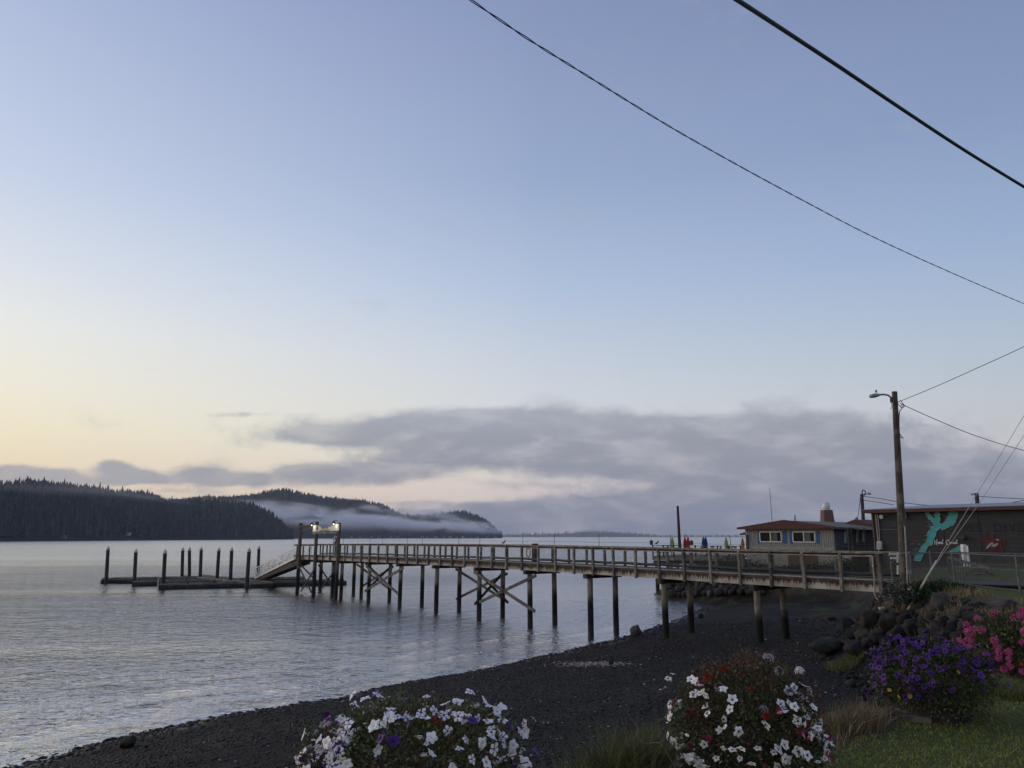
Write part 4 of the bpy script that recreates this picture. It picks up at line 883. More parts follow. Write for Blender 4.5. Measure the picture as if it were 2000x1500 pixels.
for u, lb in ((1272.5, 'black lantern on the left corner post of the restaurant deck'), (1351, 'black lantern on the deck railing right of the red umbrellas')):
    P = on_plane(DA + dn * .05, dd, u, 1070); P.z = 4.66; t = thing('lantern', lb, 'lantern', tuple(P), 'lanterns on the deck railing')
    MB(P).box(P + Vector((-.14, -.14, 0)), P + Vector((.14, .14, .3))).build('body', BLACKM, t); MB(P).tube([P + Vector((0, 0, .3)), P + Vector((0, 0, .52))], [.26, .02], 4).build('cap', BLACKM, t)
bird(1279.5, 1066, 32, 'dark bird perched at the left corner of the restaurant deck', .45)
bpy.data.objects['bird.002'].location = tuple(dp(.5, .05, 4.61))

# ------------------------------------------------ dark building with murals
BA = atY(1701, 1000, 60); BB = atY(2000, 992, 52); BA.z = BB.z = 0; bd = (BB - BA).normalized(); bn = Vector((-bd.y, bd.x, 0)); bn = bn if bn.y > 0 else -bn
def bp_(a, b, z): return BA + bd * a + bn * b + Vector((0, 0, z))
bfn = lambda u, v, d: on_plane(BA - bn * d, bd, u, v)
BT = bfn(1701, 1000, 0).z; BLn = 30.0
shop = thing('shop_building', 'long dark brown building with a turquoise canal mural on its wall', 'building', (BA.x, BA.y, 3.6))
DKW = mat('dark brown cladding', (.046, .044, .045), (.034, .033, .034), scale=1.2, stretch=(1, 1, 3), bump=.2, rough=.75)
MB(shop.location).prism([bp_(0, 0, 3.2), bp_(BLn, 0, 3.2), bp_(BLn, 0, BT), bp_(0, 0, BT)], bn * .2).build('wall', DKW, shop)
MB(shop.location).prism([bp_(0, .2, 3.2), bp_(0, 14, 3.2), bp_(0, 14, BT), bp_(0, .2, BT)], bd * .2).build('end_wall', SIDEW, shop)
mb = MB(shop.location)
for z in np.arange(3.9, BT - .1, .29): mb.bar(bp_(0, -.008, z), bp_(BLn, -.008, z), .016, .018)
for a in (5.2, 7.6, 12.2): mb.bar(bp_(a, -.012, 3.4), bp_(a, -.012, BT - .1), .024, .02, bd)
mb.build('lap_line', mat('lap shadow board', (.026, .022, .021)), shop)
mb = MB(shop.location); mb.prism([bp_(-.5, -.5, BT + .12), bp_(BLn, -.5, BT + .12), bp_(BLn, 7, BT + .62), bp_(2.0, 7, BT + .62)], (0, 0, .07)); mb.prism([bp_(-.5, -.5, BT + .12), bp_(2.0, 7, BT + .62), bp_(-.5, 14.5, BT + .12)], (0, 0, .07)); mb.prism([bp_(2.0, 7, BT + .62), bp_(BLn, 7, BT + .62), bp_(BLn, 14.5, BT + .12), bp_(-.5, 14.5, BT + .12)], (0, 0, .07))
mb.build('roof', ROOFM, shop)
MB(shop.location).bar(bp_(-.5, -.5, BT + .03), bp_(BLn, -.5, BT + .03), .06, .24).bar(bp_(-.52, -.5, BT + .03), bp_(-.52, 14.5, BT + .03), .06, .24).build('fascia', RUSTR, shop)
MB(shop.location).bar(bp_(.12, -.04, 3.3), bp_(.12, -.04, BT - .1), .26, .07, bd).build('corner_board', mat('faded red board', (.20, .10, .085), (.13, .065, .055), scale=3), shop)
MB(shop.location).tube([bp_(.4, -.1, 3.4), bp_(.4, -.1, BT - .15)], .06, 8).build('downpipe', mat('pinkish downpipe', (.33, .27, .26), (.25, .2, .2)), shop)
C6 = lambda x, y: (1680 + x / 6.25, 950 + y / 6.25)
def wallpts(pts, d): return [bfn(*C6(x, y), d) for x, y in pts]
from mathutils.geometry import tessellate_polygon
def flat(mb, P, n, th=.012):
    tri = tessellate_polygon([P]); m_ = len(P); vs = list(P) + [p + n * th for p in P]
    fs = [tuple(t) for t in tri] + [tuple(m_ + i for i in reversed(t)) for t in tri] + [(i, (i + 1) % m_, m_ + (i + 1) % m_, m_ + i) for i in range(m_)]
    mb.add(vs, fs)
CAN = [(790, 325), (815, 308), (842, 318), (845, 350), (880, 362), (897, 395), (922, 380), (905, 347), (925, 310), (960, 305), (975, 340), (965, 365), (982, 400), (965, 440), (970, 460), (1008, 455), (1040, 428), (1060, 385), (1082, 345), (1078, 303), (1194, 303), (1190, 370), (1170, 402), (1166, 440), (1130, 475), (1080, 497), (1030, 522), (992, 532), (990, 505), (970, 505), (968, 522), (925, 550), (920, 602), (893, 650), (880, 690), (850, 715), (820, 735), (800, 790), (770, 830), (735, 910), (655, 905), (680, 830), (715, 795), (752, 725), (800, 680), (830, 620), (812, 590), (832, 550), (857, 530), (858, 495), (900, 482), (888, 450), (868, 418), (838, 402), (820, 365), (812, 345)]
TURQ = mat('turquoise mural paint', (.075, .34, .34), (.06, .27, .28), scale=4); MWH = mat('mural outline paint', (.30, .42, .42), (.2, .3, .3), scale=4)
mu = thing('canal_mural', 'turquoise map of a branching canal painted on the dark wall', 'mural', tuple(wallpts([(860, 600)], .02)[0]))
rr = random.Random(5)
def rough(pts, a):
    out = []
    for i in range(len(pts)):
        p, q = pts[i], pts[(i + 1) % len(pts)]
        for k in range(2): out.append((p[0] + (q[0] - p[0]) * k / 2 + rr.uniform(-a, a), p[1] + (q[1] - p[1]) * k / 2 + rr.uniform(-a, a)))
    return out
CANr = rough(CAN, 3); P2 = rough([(1252, 712), (1250, 740), (1212, 772), (1190, 802), (1140, 818), (1062, 825), (1058, 803), (1100, 788), (1150, 760), (1200, 728)], 2)
mb = MB(mu.location); flat(mb, wallpts(CANr, .022), -bn); flat(mb, wallpts(P2, .022), -bn); mb.build('water_shape', TURQ, mu)
mb = MB(mu.location)
for pl in (CANr, P2): 
    w = wallpts(pl + [pl[0]], .036); mb.tube(w, .022, 4, False)
for (x0, x1, y) in ((820, 860, 432), (830, 870, 468), (815, 850, 490), (780, 820, 598), (765, 800, 650), (700, 735, 702), (640, 690, 782), (660, 710, 760), (620, 660, 700)): mb.tube(wallpts([(x0, y), (x1, y + 2)], .03), .012, 4)
mb.build('outline', MWH, mu)
mb = MB(mu.location)
def circ(x, y, rx, ry, a0=0, a1=360): return [(x + rx * math.cos(R(a)), y - ry * math.sin(R(a))) for a in np.linspace(a0, a1, 14)]
ST = [[(912, 655), (907, 670), (912, 690), (909, 712)], [(942, 645), (932, 665), (934, 700), (940, 718)], [(909, 686), (922, 678), (936, 684)], circ(956, 690, 8, 11, 60, 420), circ(977, 690, 8, 11, 60, 420), [(964, 686), (970, 682)], circ(998, 691, 8, 11, 60, 420), [(1010, 645), (1006, 680), (1008, 700), (1018, 698)],
      circ(1068, 683, 20, 28, 50, 300), [(1080, 660), (1084, 652)], circ(1098, 692, 8, 10, 60, 420), [(1106, 682), (1107, 700), (1114, 698)], [(1118, 684), (1118, 702), (1122, 686), (1130, 682), (1133, 700), (1138, 700)], circ(1150, 692, 8, 10, 60, 420), [(1158, 682), (1159, 700), (1166, 698)], [(1168, 700), (1182, 670), (1184, 650), (1178, 652), (1174, 690), (1180, 704), (1194, 690)]]
for st in ST: mb.tube(wallpts(st, .03), .026, 5)
mb.tube(wallpts([(860, 722), (872, 712), (885, 692)], .03), .02, 5)
mb.build('script_lettering', WHITE, mu)
lt = thing('wall_lettering', 'faded dark letters YSS DIVE across the dark wall', 'lettering', tuple(wallpts([(1600, 510)], .02)[0]))
mb = MB(lt.location)
FADE = mat('faded slate paint', (.019, .024, .03), (.024, .028, .032), scale=3)
for txt, x, w in (('Y', 1262, 70), ('S', 1345, 85), ('S', 1450, 85), ('D', 1680, 105), ('I', 1772, 45), ('V', 1855, 95), ('E', 1955, 80), ('S', 2050, 85)):
    a = wallpts([(x - w / 2, 510), (x + w / 2, 510), (x, 455), (x, 565)], .02); put_text(mb, txt, (a[0] + a[1]) / 2, bd, (a[2] - a[3]).length, (a[1] - a[0]).length, .03)
mb.build('letters', FADE, lt)
RED = mat('red mural paint', (.14, .02, .026), (.07, .016, .02), scale=9)
oc = thing('octopus_mural', 'splashy red octopus with white marks painted on the dark wall', 'mural', tuple(wallpts([(1640, 690)], .02)[0]))
mb = MB(oc.location)
flat(mb, wallpts([(1500, 700), (1520, 660), (1560, 640), (1600, 625), (1650, 632), (1690, 650), (1720, 680), (1735, 710), (1720, 740), (1680, 735), (1650, 750), (1600, 748), (1560, 742), (1520, 735)], .022), -bn)
for arm, w in [([(1560, 650), (1535, 610), (1540, 560), (1560, 550)], 16), ([(1530, 660), (1500, 640), (1480, 640), (1475, 660)], 12), ([(1700, 660), (1740, 650), (1770, 670), (1770, 710), (1740, 720)], 16), ([(1540, 730), (1550, 770), (1590, 790), (1620, 780)], 14), ([(1620, 740), (1640, 790), (1690, 800), (1700, 840)], 15), ([(1690, 735), (1740, 760), (1735, 800), (1760, 820)], 12), ([(1660, 745), (1670, 800), (1660, 850)], 9), ([(1640, 635), (1630, 600), (1590, 590)], 12)]:
    L = []; Rr_ = []
    for i, (x, y) in enumerate(arm):
        q = arm[min(i + 1, len(arm) - 1)]; p = arm[max(i - 1, 0)]; dx, dy = q[0] - p[0], q[1] - p[1]; l = math.hypot(dx, dy) or 1; ww = w * (1 - i / len(arm)) + 2
        L.append((x - dy / l * ww, y + dx / l * ww)); Rr_.append((x + dy / l * ww, y - dx / l * ww))
    flat(mb, wallpts(L + Rr_[::-1], .028), -bn)
rr = random.Random(2)
for _ in range(26):
    x, y = rr.uniform(1470, 1780), rr.uniform(550, 850); s_ = rr.uniform(2, 6); flat(mb, wallpts(circ(x, y, s_, s_ * 1.2)[:-1], .03), -bn)
mb.build('red_shape', RED, oc)
mb = MB(oc.location); MWD = mat('grey white mural paint', (.38, .38, .36), (.16, .15, .15), scale=20)
flat(mb, wallpts([(1560, 720), (1590, 690), (1620, 678), (1625, 700), (1600, 712), (1585, 735), (1545, 765), (1535, 750)], .042), -bn); flat(mb, wallpts([(1620, 705), (1650, 700), (1685, 690), (1680, 715), (1650, 735), (1600, 738)], .042), -bn); flat(mb, wallpts([(1650, 645), (1680, 638), (1700, 655), (1685, 665)], .042), -bn)
mb.build('white_marks', MWD, oc)
def wallbox(name, label, cat, x0, y0, x1, y1, d, m, group=None, extra=None):
    p = wallpts([(x0, y1), (x1, y1), (x1, y0), (x0, y0)], .02); t = thing(name, label, cat, tuple((p[0] + p[1]) / 2), group)
    MB(t.location).prism(p, -bn * d).build('housing', m, t)
    c = sum(p, Vector()) / 4; q = [c + (k - c) * .8 - bn * (d + .001) for k in p]; MB(t.location).prism(q, -bn * .02).build('cover', extra or m, t); return t
wallbox('meter_box', 'white electric meter box low on the left of the dark wall', 'meter box', 215, 672, 272, 768, .2, WHITE, extra=GALV)
wallbox('wall_speaker', 'small black box fixed to the dark wall right of the script', 'speaker box', 1235, 600, 1292, 650, .3, BLACKM)
wallbox('wall_light', 'narrow pale lamp fixed high on the wall behind the utility pole', 'wall light', 540, 300, 570, 400, .2, mat('beige lamp', (.3, .28, .22)))
t = wallbox('roller_vent', 'dark framed vent panel on the wall left of the utility pole', 'vent', 380, 420, 455, 505, .04, mat('vent frame', (.05, .048, .046)), extra=BLACKM)
t = thing('wall_conduit', 'grey conduit and bracket running up the left of the dark wall', 'conduit', tuple(wallpts([(235, 670)], .1)[0]))
MB(t.location).tube(wallpts([(240, 672), (232, 530), (222, 440), (212, 340)], .1), .035, 6).build('riser', GALV, t)
MB(t.location).tube(wallpts([(212, 375), (260, 360), (290, 352)], .1), .03, 6).tube(wallpts([(235, 530), (455, 526)], .06), .012, 6).build('branch', GALV, t)
P = wallpts([(265, 372)], .22)[0]; MB(t.location).tube([P, P - bn * .15], [.12, .16], 10).build('bracket', GALV, t)
# ------------------------------------------------ abutment, path, fences
Pb = pw(S0, 1, 0)
def agrid(x, y): return gz1(x, y)
ab = thing('abutment', 'stepped concrete abutment under the shore end of the pier', 'abutment', (Pb.x, Pb.y, 2))
MB(ab.location).prism([pw(S0 + .1, -.25, 1.6), pw(S0 - 1.7, -.25, 1.6), pw(S0 - 1.7, 2.3, 1.6), pw(S0 + .1, 2.3, 1.6)], (0, 0, 1.15)).build('lower_block', CONC, ab)
MB(ab.location).prism([pw(S0 - .15, -.1, 2.75), pw(S0 - 1.7, -.1, 2.75), pw(S0 - 1.7, 2.2, 2.75), pw(S0 - .15, 2.2, 2.75)], (0, 0, .55)).build('middle_block', CONC, ab)
MB(ab.location).prism([pw(S0 - .45, 0, 3.3), pw(S0 - 1.8, 0, 3.3), pw(S0 - 1.8, 2.1, 3.3), pw(S0 - .45, 2.1, 3.3)], (0, 0, .42)).build('upper_block', CONC, ab)
MB().prism([pw(S0 - .02, -.1, 3.80), pw(S0 - 2, -.2, 3.80), (16.6, 25.5, 3.9), (18.5, 21, 3.9), (24, 12, 3.9), (28, 14, 3.9), (21.5, 23, 3.9), (18.4, 28.0, 3.85), (16.2, 30.6, 3.82), pw(S0 - .02, 2.1, 3.80)], (0, 0, .03)).build('path', mat('worn asphalt path', (.07, .068, .066), (.045, .044, .043), scale=3, bump=.3), kind='structure')
t = thing('drain_pipe', 'pair of short white pipes fixed to the concrete abutment', 'pipe', tuple(pw(S0, -.4, 3)))
for v in (1166, 1171):
    a = on_plane(PP + PN * -.42, PD, 1717, v); b = a - PD * .1 + Vector((1, -.1, 0)) * 1.0; MB(a).tube([a, b], .04, 8).build('pipe', WHITE, t)
a = hit(1718, 1196); b = Vector(atY(1743, 1187, a.y + .1)); t = thing('broken_pipe', 'loose white plastic pipe lying at the foot of the abutment', 'pipe', tuple(a)); a.z += .12
MB(a).tube([a, b], .05, 8).build('pipe', WHITE, t); MB(b).tube([b, b + (b - a).normalized() * .08], .065, 8).build('coupling', WHITE, t)
t = thing('pier_conduit', 'pale conduit bending down off the end of the pier railing', 'conduit', tuple(pw(S0 + .3, -.33, 4)))
MB(t.location).tube([on_plane(PP + PN * -.36, PD, u, v) for u, v in [(1690, 1086), (1702, 1086), (1704, 1089), (1708, 1135), (1708, 1160), (1712, 1169), (1718, 1171)]], .032, 7).build('tube', MATS['pale conduit'], t)
mb = MB(t.location)
for u, v in ((1705.5, 1105), (1708, 1150)): c = on_plane(PP + PN * -.36, PD, u, v); mb.tube([c - Vector((0, 0, .03)), c + Vector((0, 0, .03))], .05, 8)
mb.build('clamp', GALV, t)
def fence(label, pts, hgt, z0=None, cell=.11, mid=False, group=None):
    base = [Vector((x, y, (z if z else gz1(x, y)))) for x, y, z in pts]; t = thing('chain_link_fence', label, 'fence', tuple(base[0]), group)
    for b in base: MB(b).tube([b - Vector((0, 0, .2)), b + Vector((0, 0, hgt)), b + Vector((0, 0, hgt + .05))], [.035, .035, .01], 8).build('post', DKGALV, t)
    mb = MB(base[0]); mw = MB(base[0])
    for a, b in zip(base, base[1:]):
        for k in ([1.0, .62, .1] if mid else [1.0, .08]): mb.tube([a + Vector((0, 0, hgt * k - .03)), b + Vector((0, 0, hgt * k - .03))], .022 if k == 1 else .014, 6)
        L = (b - a); zz = a.z; p = Vector((a.x, a.y, a.z)); q = Vector((b.x, b.y, b.z)); chain(mw, p, q, .08, hgt - .05, cell, .0025)
    mb.build('rail', DKGALV, t); mw.build('mesh', MESHM, t); return t
fence('low chain link fence along the lawn edge in front of the path', [(14.45, 27.8, 0), (15.1, 27.5, 0), (15.65, 27.1, 0), (15.6, 23.6, 0), (16.7, 19.5, 0), (18, 15.5, 0)], 1.15, mid=True, group='chain link fences by the path')
fence('chain link fence on the far side of the path behind the leaning guy wire', [(14.5, 29.2, 0), (15.35, 29.9, 0), (15.9, 30.4, 0), (17.9, 30.4, 0), (19.3, 28.2, 0), (21.5, 25, 0), (24, 21, 0)], 1.1, mid=True, group='chain link fences by the path')
# aluminium ramp railings behind the fence
rp = thing('ramp_railing', 'sloping baluster railings of a grey metal ramp behind the fence', 'railing', tuple(atY(1890, 1140, 36)))
for dY in (0, 1.3):
    Y0 = 36 + dY; a0, a1 = atY(1852, 1090 - dY * 2, Y0), atY(1933, 1111 - dY * 2, Y0 - 1.5); b0, b1 = atY(1852, 1126, Y0), atY(1933, 1140, Y0 - 1.5)
    MB(rp.location).bar(a0, a1, .06, .06).bar(b0, b1, .06, .1).bar((a0 + b0) / 2 + Vector((0, 0, -.1)), (a1 + b1) / 2, .03, .03).build('rail', DKGALV, rp)
    mb = MB(rp.location)
    for i in range(15): mb.bar(b0 + (b1 - b0) * i / 14, a0 + (a1 - a0) * i / 14, .035, .035, (1, 0, 0))
    mb.bar(a1, Vector((a1.x, a1.y, 3.7)), .07, .07, (1, 0, 0)).bar(a0, Vector((a0.x, a0.y, 3.7)), .07, .07, (1, 0, 0)); mb.build('baluster', DKGALV, rp)
MB(rp.location).prism([atY(1852, 1129, 36), atY(1933, 1143, 34.5), atY(1933, 1141, 35.8), atY(1852, 1127, 37.3)], (0, 0, .06)).build('ramp_deck', GALV, rp)
g0 = [atY(u, v, 33) for u, v in ((1888, 1150), (1888, 1118), (1905, 1112), (1925, 1114), (1943, 1125), (1950, 1150))]
wr = thing('wire_hoops', 'thin bent metal hoops standing beside the grey ramp', 'hoops', tuple(g0[0]))
MB(wr.location).tube(g0, .02, 5).tube([p + Vector((.3, .5, -.1)) for p in g0], .02, 5).build('outer_hoop', BLACKM, wr); MB(wr.location).tube([p + Vector((.6, .9, -.25)) for p in g0[1:5]], .02, 5).build('inner_hoop', BLACKM, wr)
P = atY(1884, 1100, 45); t = thing('white_post', 'leaning white painted board post in front of the dark wall', 'post', tuple(P))
q = [atY(u, v, 45) for u, v in ((1883, 1128), (1893, 1130), (1889, 1067), (1886, 1063), (1881, 1063))]; MB(P).prism(q, (.05, .35, 0)).build('board', WHITE, t)
q = [atY(u, v, 44.9) for u, v in ((1891, 1112), (1893, 1112), (1892, 1095), (1888, 1066), (1887, 1066))]; MB(P).prism(q, (.02, -.1, 0)).build('edge_strip', WHITE, t)
# white sign plates, gate box by the pole
t = thing('notice_board', 'small white notice plates fixed to the fence left of the utility pole', 'sign', tuple(atY(1745, 1090, 29)))
for (u0, v0, u1, v1) in ((1737, 1080, 1752, 1083.5), (1739, 1088, 1751, 1092), (1752, 1079, 1755, 1099), (1752.5, 1104, 1755.5, 1122)):
    q = [atY(u0, v1, 28.9), atY(u1, v1, 28.9), atY(u1, v0, 28.9), atY(u0, v0, 28.9)]; MB(q[0]).prism(q, (0, .03, 0)).build('plate', WHITE, t)
q = [atY(1736, 1085, 28.95), atY(1752, 1086, 28.95), atY(1752, 1078, 28.95), atY(1736, 1078, 28.95)]; MB(q[0]).bar(q[0], q[1], .04, .04).build('support_rail', GALV, t)
# vehicle, cone, green lawn bits
P = Vector(atY(1647, 1084, 64)); P.z = 3.2; t = thing('storage_tank', 'small white rounded tank standing beside the corner of the grey house', 'tank', tuple(P))
MB(P).tube([P + Vector((x, 0, .5)) for x in (-.62, -.56, -.45, .45, .56, .62)], [.1, .32, .42, .42, .32, .1], 18).build('tank_shell', WHITE, t, smooth=True)
MB(P).tube([P + Vector((0, 0, .88)), P + Vector((0, 0, 1.02)), P + Vector((0, 0, 1.08))], [.17, .17, .08], 12).build('valve_dome', WHITE, t)
for x in (-.35, .35): MB(P).box(P + Vector((x - .06, -.3, 0)), P + Vector((x + .06, .3, .2))).build('foot', CONC, t)
P = Vector(atY(1611, 1097, 64.5)); g = gz1(P.x, P.y); P.z = g; t = thing('traffic_cone', 'small orange red marker cone in front of the grey house', 'cone', tuple(P))
ht = .6
MB(P).tube([P, P + Vector((0, 0, ht))], [.2, .05], 12).build('cone', mat('cone orange', (.7, .07, .03), (.5, .05, .02)), t); MB(P).box(P - Vector((.25, .25, 0)), P + Vector((.25, .25, .04))).build('base', MATS['cone orange'], t)

# ------------------------------------------------ poles and wires
def wirepts(pix, Ys, sub=8):
    """smooth curve in space through picture points at given distances"""
    us = [p[0] for p in pix]; P = [atY(u, v, Y) for (u, v), Y in zip(pix, Ys)]; out = []
    for i in range(len(P) - 1):
        p0 = P[max(i - 1, 0)]; p1 = P[i]; p2 = P[i + 1]; p3 = P[min(i + 2, len(P) - 1)]
        for k in range(sub):
            t = k / sub; out.append(.5 * ((2 * p1) + (p2 - p0) * t + (2 * p0 - 5 * p1 + 4 * p2 - p3) * t * t + (3 * p1 - p0 - 3 * p2 + p3) * t ** 3))
    return out + [P[-1]]
def twist(mb, pts, r, off, pitch):
    """two strands wound about each other"""
    for ph in (0, math.pi):
        o = []; acc = 0
        fine = []
        for a, b in zip(pts, pts[1:]):
            n = max(2, int((b - a).length / (pitch / 6)))
            for k in range(n): fine.append(a + (b - a) * k / n)
        for i, p in enumerate(fine):
            d = (fine[min(i + 1, len(fine) - 1)] - fine[max(i - 1, 0)]).normalized(); x = d.cross(Vector((0, 0, 1))).normalized(); y = x.cross(d)
            if i: acc += (p - fine[i - 1]).length
            a = acc / pitch * 6.283 + ph; o.append(p + (x * math.cos(a) + y * math.sin(a)) * off)
        mb.tube(o, r, 4, False)
W1 = [(770, -110), (850, -50), (920, 0), (985, 45), (1050, 88), (1150, 150), (1250, 212), (1330, 260), (1440, 322), (1560, 387), (1700, 460), (1850, 529), (2000, 593), (2130, 644)]
def yy(u, a, b): return a + (b - a) * ((u - 770) / 1360) ** 1.6 if u > 770 else a
pts = wirepts(W1, [yy(u, 5.0, 19) for u, v in W1]); t = thing('overhead_wire', 'thin twisted overhead wire sweeping down across the sky from top centre', 'wire', tuple(pts[0]))
mb = MB(pts[0]); twist(mb, pts, .006, .0065, .7); mb.build('strands', ROPE, t)
W2 = [(1290, -92), (1370, -44), (1440, 0), (1540, 65), (1640, 131), (1760, 212), (1880, 291), (2000, 365), (2110, 430)]
pts = wirepts(W2, [5.2 + (u - 1290) / 820 * 8 for u, v in W2]); t = thing('overhead_cable', 'thick black overhead cable crossing the upper right corner', 'cable', tuple(pts[0]))
MB(pts[0]).tube(pts, .024, 10, True).build('cable', ROPE, t)
LOGM = mat('utility pole timber', (.135, .115, .075), (.055, .05, .036), scale=5, stretch=(4, 4, .35), bump=.5, bscale=9)
pb = atY(1765, 1158, 25.9); ptop = atY(1747, 765, 25.9); pbz = Vector((pb.x + .02, pb.y, 3.0))
up_ = thing('utility_pole', 'tall weathered wooden utility pole at the shore end of the pier', 'utility pole', tuple(pbz))
MB(pbz).tube([pbz, pbz + (ptop - pbz) * .5, ptop], [.148, .118, .09], 16).build('pole', LOGM, up_, smooth=False)
def ap(u, v, Y=25.75): return atY(u, v, Y)
MB(pbz).tube([ap(1742, 784), ap(1742, 778), ap(1735, 772), ap(1727, 770.5), ap(1716, 771)], .033, 8).build('lamp_arm', GALV, up_)
a, b = ap(1718, 771), ap(1697.5, 774.5); MB(pbz).tube([a, a + (b - a) * .2, a + (b - a) * .55, a + (b - a) * .9, b], [.04, .065, .08, .06, .02], 10).tube([a + (b - a) * .3 + Vector((0, 0, .1)), a + (b - a) * .3 + Vector((0, 0, .19))], .035, 6).build('lamp_head', GALV, up_, smooth=True)
MB(pbz).tube([ap(1741, 776, 25.72), ap(1741.5, 786, 25.72)], .05, 6).tube([ap(1741, 786, 25.72), ap(1742, 797, 25.72), ap(1738, 798, 25.72)], .01, 4).build('bracket', BLACKM, up_)
MB(pbz).tube([ap(1754, 786), ap(1759, 782), ap(1766, 792), ap(1762, 797), ap(1757, 803), ap(1756, 815), ap(1756, 845), ap(1757, 850)], .016, 5).tube([ap(1753, 788), ap(1760, 796), ap(1767, 794), ap(1763, 790), ap(1758, 794)], .012, 5).tube([ap(1757, 847), ap(1760, 852), ap(1765, 856), ap(1757, 854)], .016, 5).build('service_cable', ROPE, up_)
MB(pbz).tube([ap(1763, 793, 25.7), ap(1763, 795.5, 25.7)], .045, 8).build('insulator', ALU, up_)
MB(pbz).tube([ap(1773, 1160, 25.6), ap(1771, 1100, 25.6), ap(1769, 1060, 25.6), ap(1767, 1028, 25.6)], .022, 6).build('riser_conduit', GALV, up_)
a = ap(1775, 1117, 25.5); MB(a).box(a - Vector((.07, .05, .06)), a + Vector((.07, .03, .06))).build('junction_box', GALV, up_)
MB(a).tube([ap(1757, 1081, 25.75), ap(1769, 1081, 25.75)], .03, 6).build('band', GALV, up_)
def pole(label, u, vt, vb, Y, r, head, arm, zb=3.0):
    tp = atY(u, vt, Y); bt = atY(u + 2, vb, Y); bt.z = zb; t = thing('utility_pole', label, 'utility pole', tuple(bt)); MB(bt).tube([bt, tp], [r * 1.3, r], 10).build('pole', WOODD, t)
    MB(bt).tube([atY(a_, b_, Y) for a_, b_ in arm], .045, 6).build('lamp_arm', GALV, t); a_, b_ = atY(*head[0], Y), atY(*head[1], Y); MB(bt).tube([a_, (a_ + b_) / 2, b_], [.05, .13, .03], 8).build('lamp_head', GALV, t); return t
pole('smaller utility pole with lamp arm behind the grey house', 1683, 965, 1030, 84, .17, ((1694, 963.5), (1702, 965)), [(1684, 972), (1690, 966), (1696, 964)])
t = thing('service_mast', 'curved black service mast on top of the smaller pole behind the house', 'mast', tuple(atY(1684, 968, 83.8)))
MB(t.location).tube([atY(a_, b_, 83.8) for a_, b_ in ((1684, 968), (1684, 959), (1686, 956.5), (1690, 960), (1691, 963), (1687, 966))], .06, 6).build('mast', BLACKM, t); MB(t.location).tube([atY(a_, b_, 83.7) for a_, b_ in ((1680, 972), (1679, 985), (1676, 1008), (1673, 1012))], .035, 5).build('drop_wire', ROPE, t)
pole('distant utility pole with lamp rising behind the dark building', 1907, 963, 1000, 78, .2, ((1901, 965), (1896, 965.5)), [(1907, 969), (1903, 965), (1900, 965)])
t = thing('roof_mast', 'short black service mast behind the roof right of the house', 'mast', tuple(atY(1672, 1030, 80))); MB(t.location).tube([atY(1672, 1030, 80), atY(1672, 1012, 80)], .08, 6).build('mast', BLACKM, t); MB(t.location).tube([atY(1672, 1012, 80), atY(1674, 1010, 80), atY(1676, 1018, 80)], .05, 5).build('weatherhead', BLACKM, t)
pole('utility pole standing right of the view that takes the guy wires', 2150, 400, 1180, 21, .15, ((2135, 425), (2120, 428)), [(2150, 420), (2142, 420), (2135, 424)], 3.6)
def wire(label, pix, Ys, r, cat='wire'):
    p = wirepts(pix, Ys); return MB(p[0]).tube(p, r, 5).build('overhead_wire', ROPE, label=label, cat=cat)
wire('wire climbing right from the lamp pole top', [(1755, 785), (1830, 754), (1915, 716), (2000, 677), (2150, 602)], [25.9, 24.7, 23.5, 22.5, 21], .011)
wire('wire sagging right from the lamp pole top', [(1758, 788), (1820, 816), (1900, 849), (2000, 880), (2150, 915)], [25.9, 27, 28.5, 30, 33], .013)
wire('upper of two wires running right from the pole behind the house', [(1686, 969), (1720, 974), (1760, 981), (1800, 986), (1830, 988)], [84, 80, 76, 72, 68], .035)
wire('lower of two wires running right from the pole behind the house', [(1686, 977), (1710, 980), (1745, 986)], [84, 80, 74], .035)
wire('wire running right from the distant pole behind the building', [(1909, 969), (1950, 972), (2000, 974), (2060, 976)], [78, 76, 74, 72], .03)
wire('dark wire rising at right above the roof of the dark building', [(1962, 985), (1985, 980), (2010, 975)], [62, 58, 54], .03)
wire('slack service wire dropping toward the white meter box', [(1622, 1059), (1650, 1066), (1700, 1075), (1721, 1072)], [66, 63, 60, 59.3], .015)
anc = hit(1765, 1206)
for label, pix in (('left guy wire slanting up from the rocks past the fence', [(1830, 1095), (1900, 978), (2000, 812), (2150, 562)]), ('right guy wire slanting up just beside the first one', [(1836, 1090), (1910, 987), (2000, 850), (2150, 620)])):
    p = [atY(u, v, anc.y - (u - 1765) / 385 * (anc.y - 21)) for u, v in pix]; p = [anc] + p; MB(p[0]).tube(p, .0075, 5).build('guy_wire', GALV, label=label, cat='guy wire')
p = [atY(u, v, anc.y - (u - 1765) / 385 * (anc.y - 21)) for u, v in ((1769, 1198), (1830, 1095))]
MB(p[0]).tube(p, .034, 8).build('guy_guard', mat('white guy guard', (.55, .54, .5), (.38, .36, .33), scale=3), label='straight white guard tube leaning on the guy wire by the rocks', cat='guy guard')

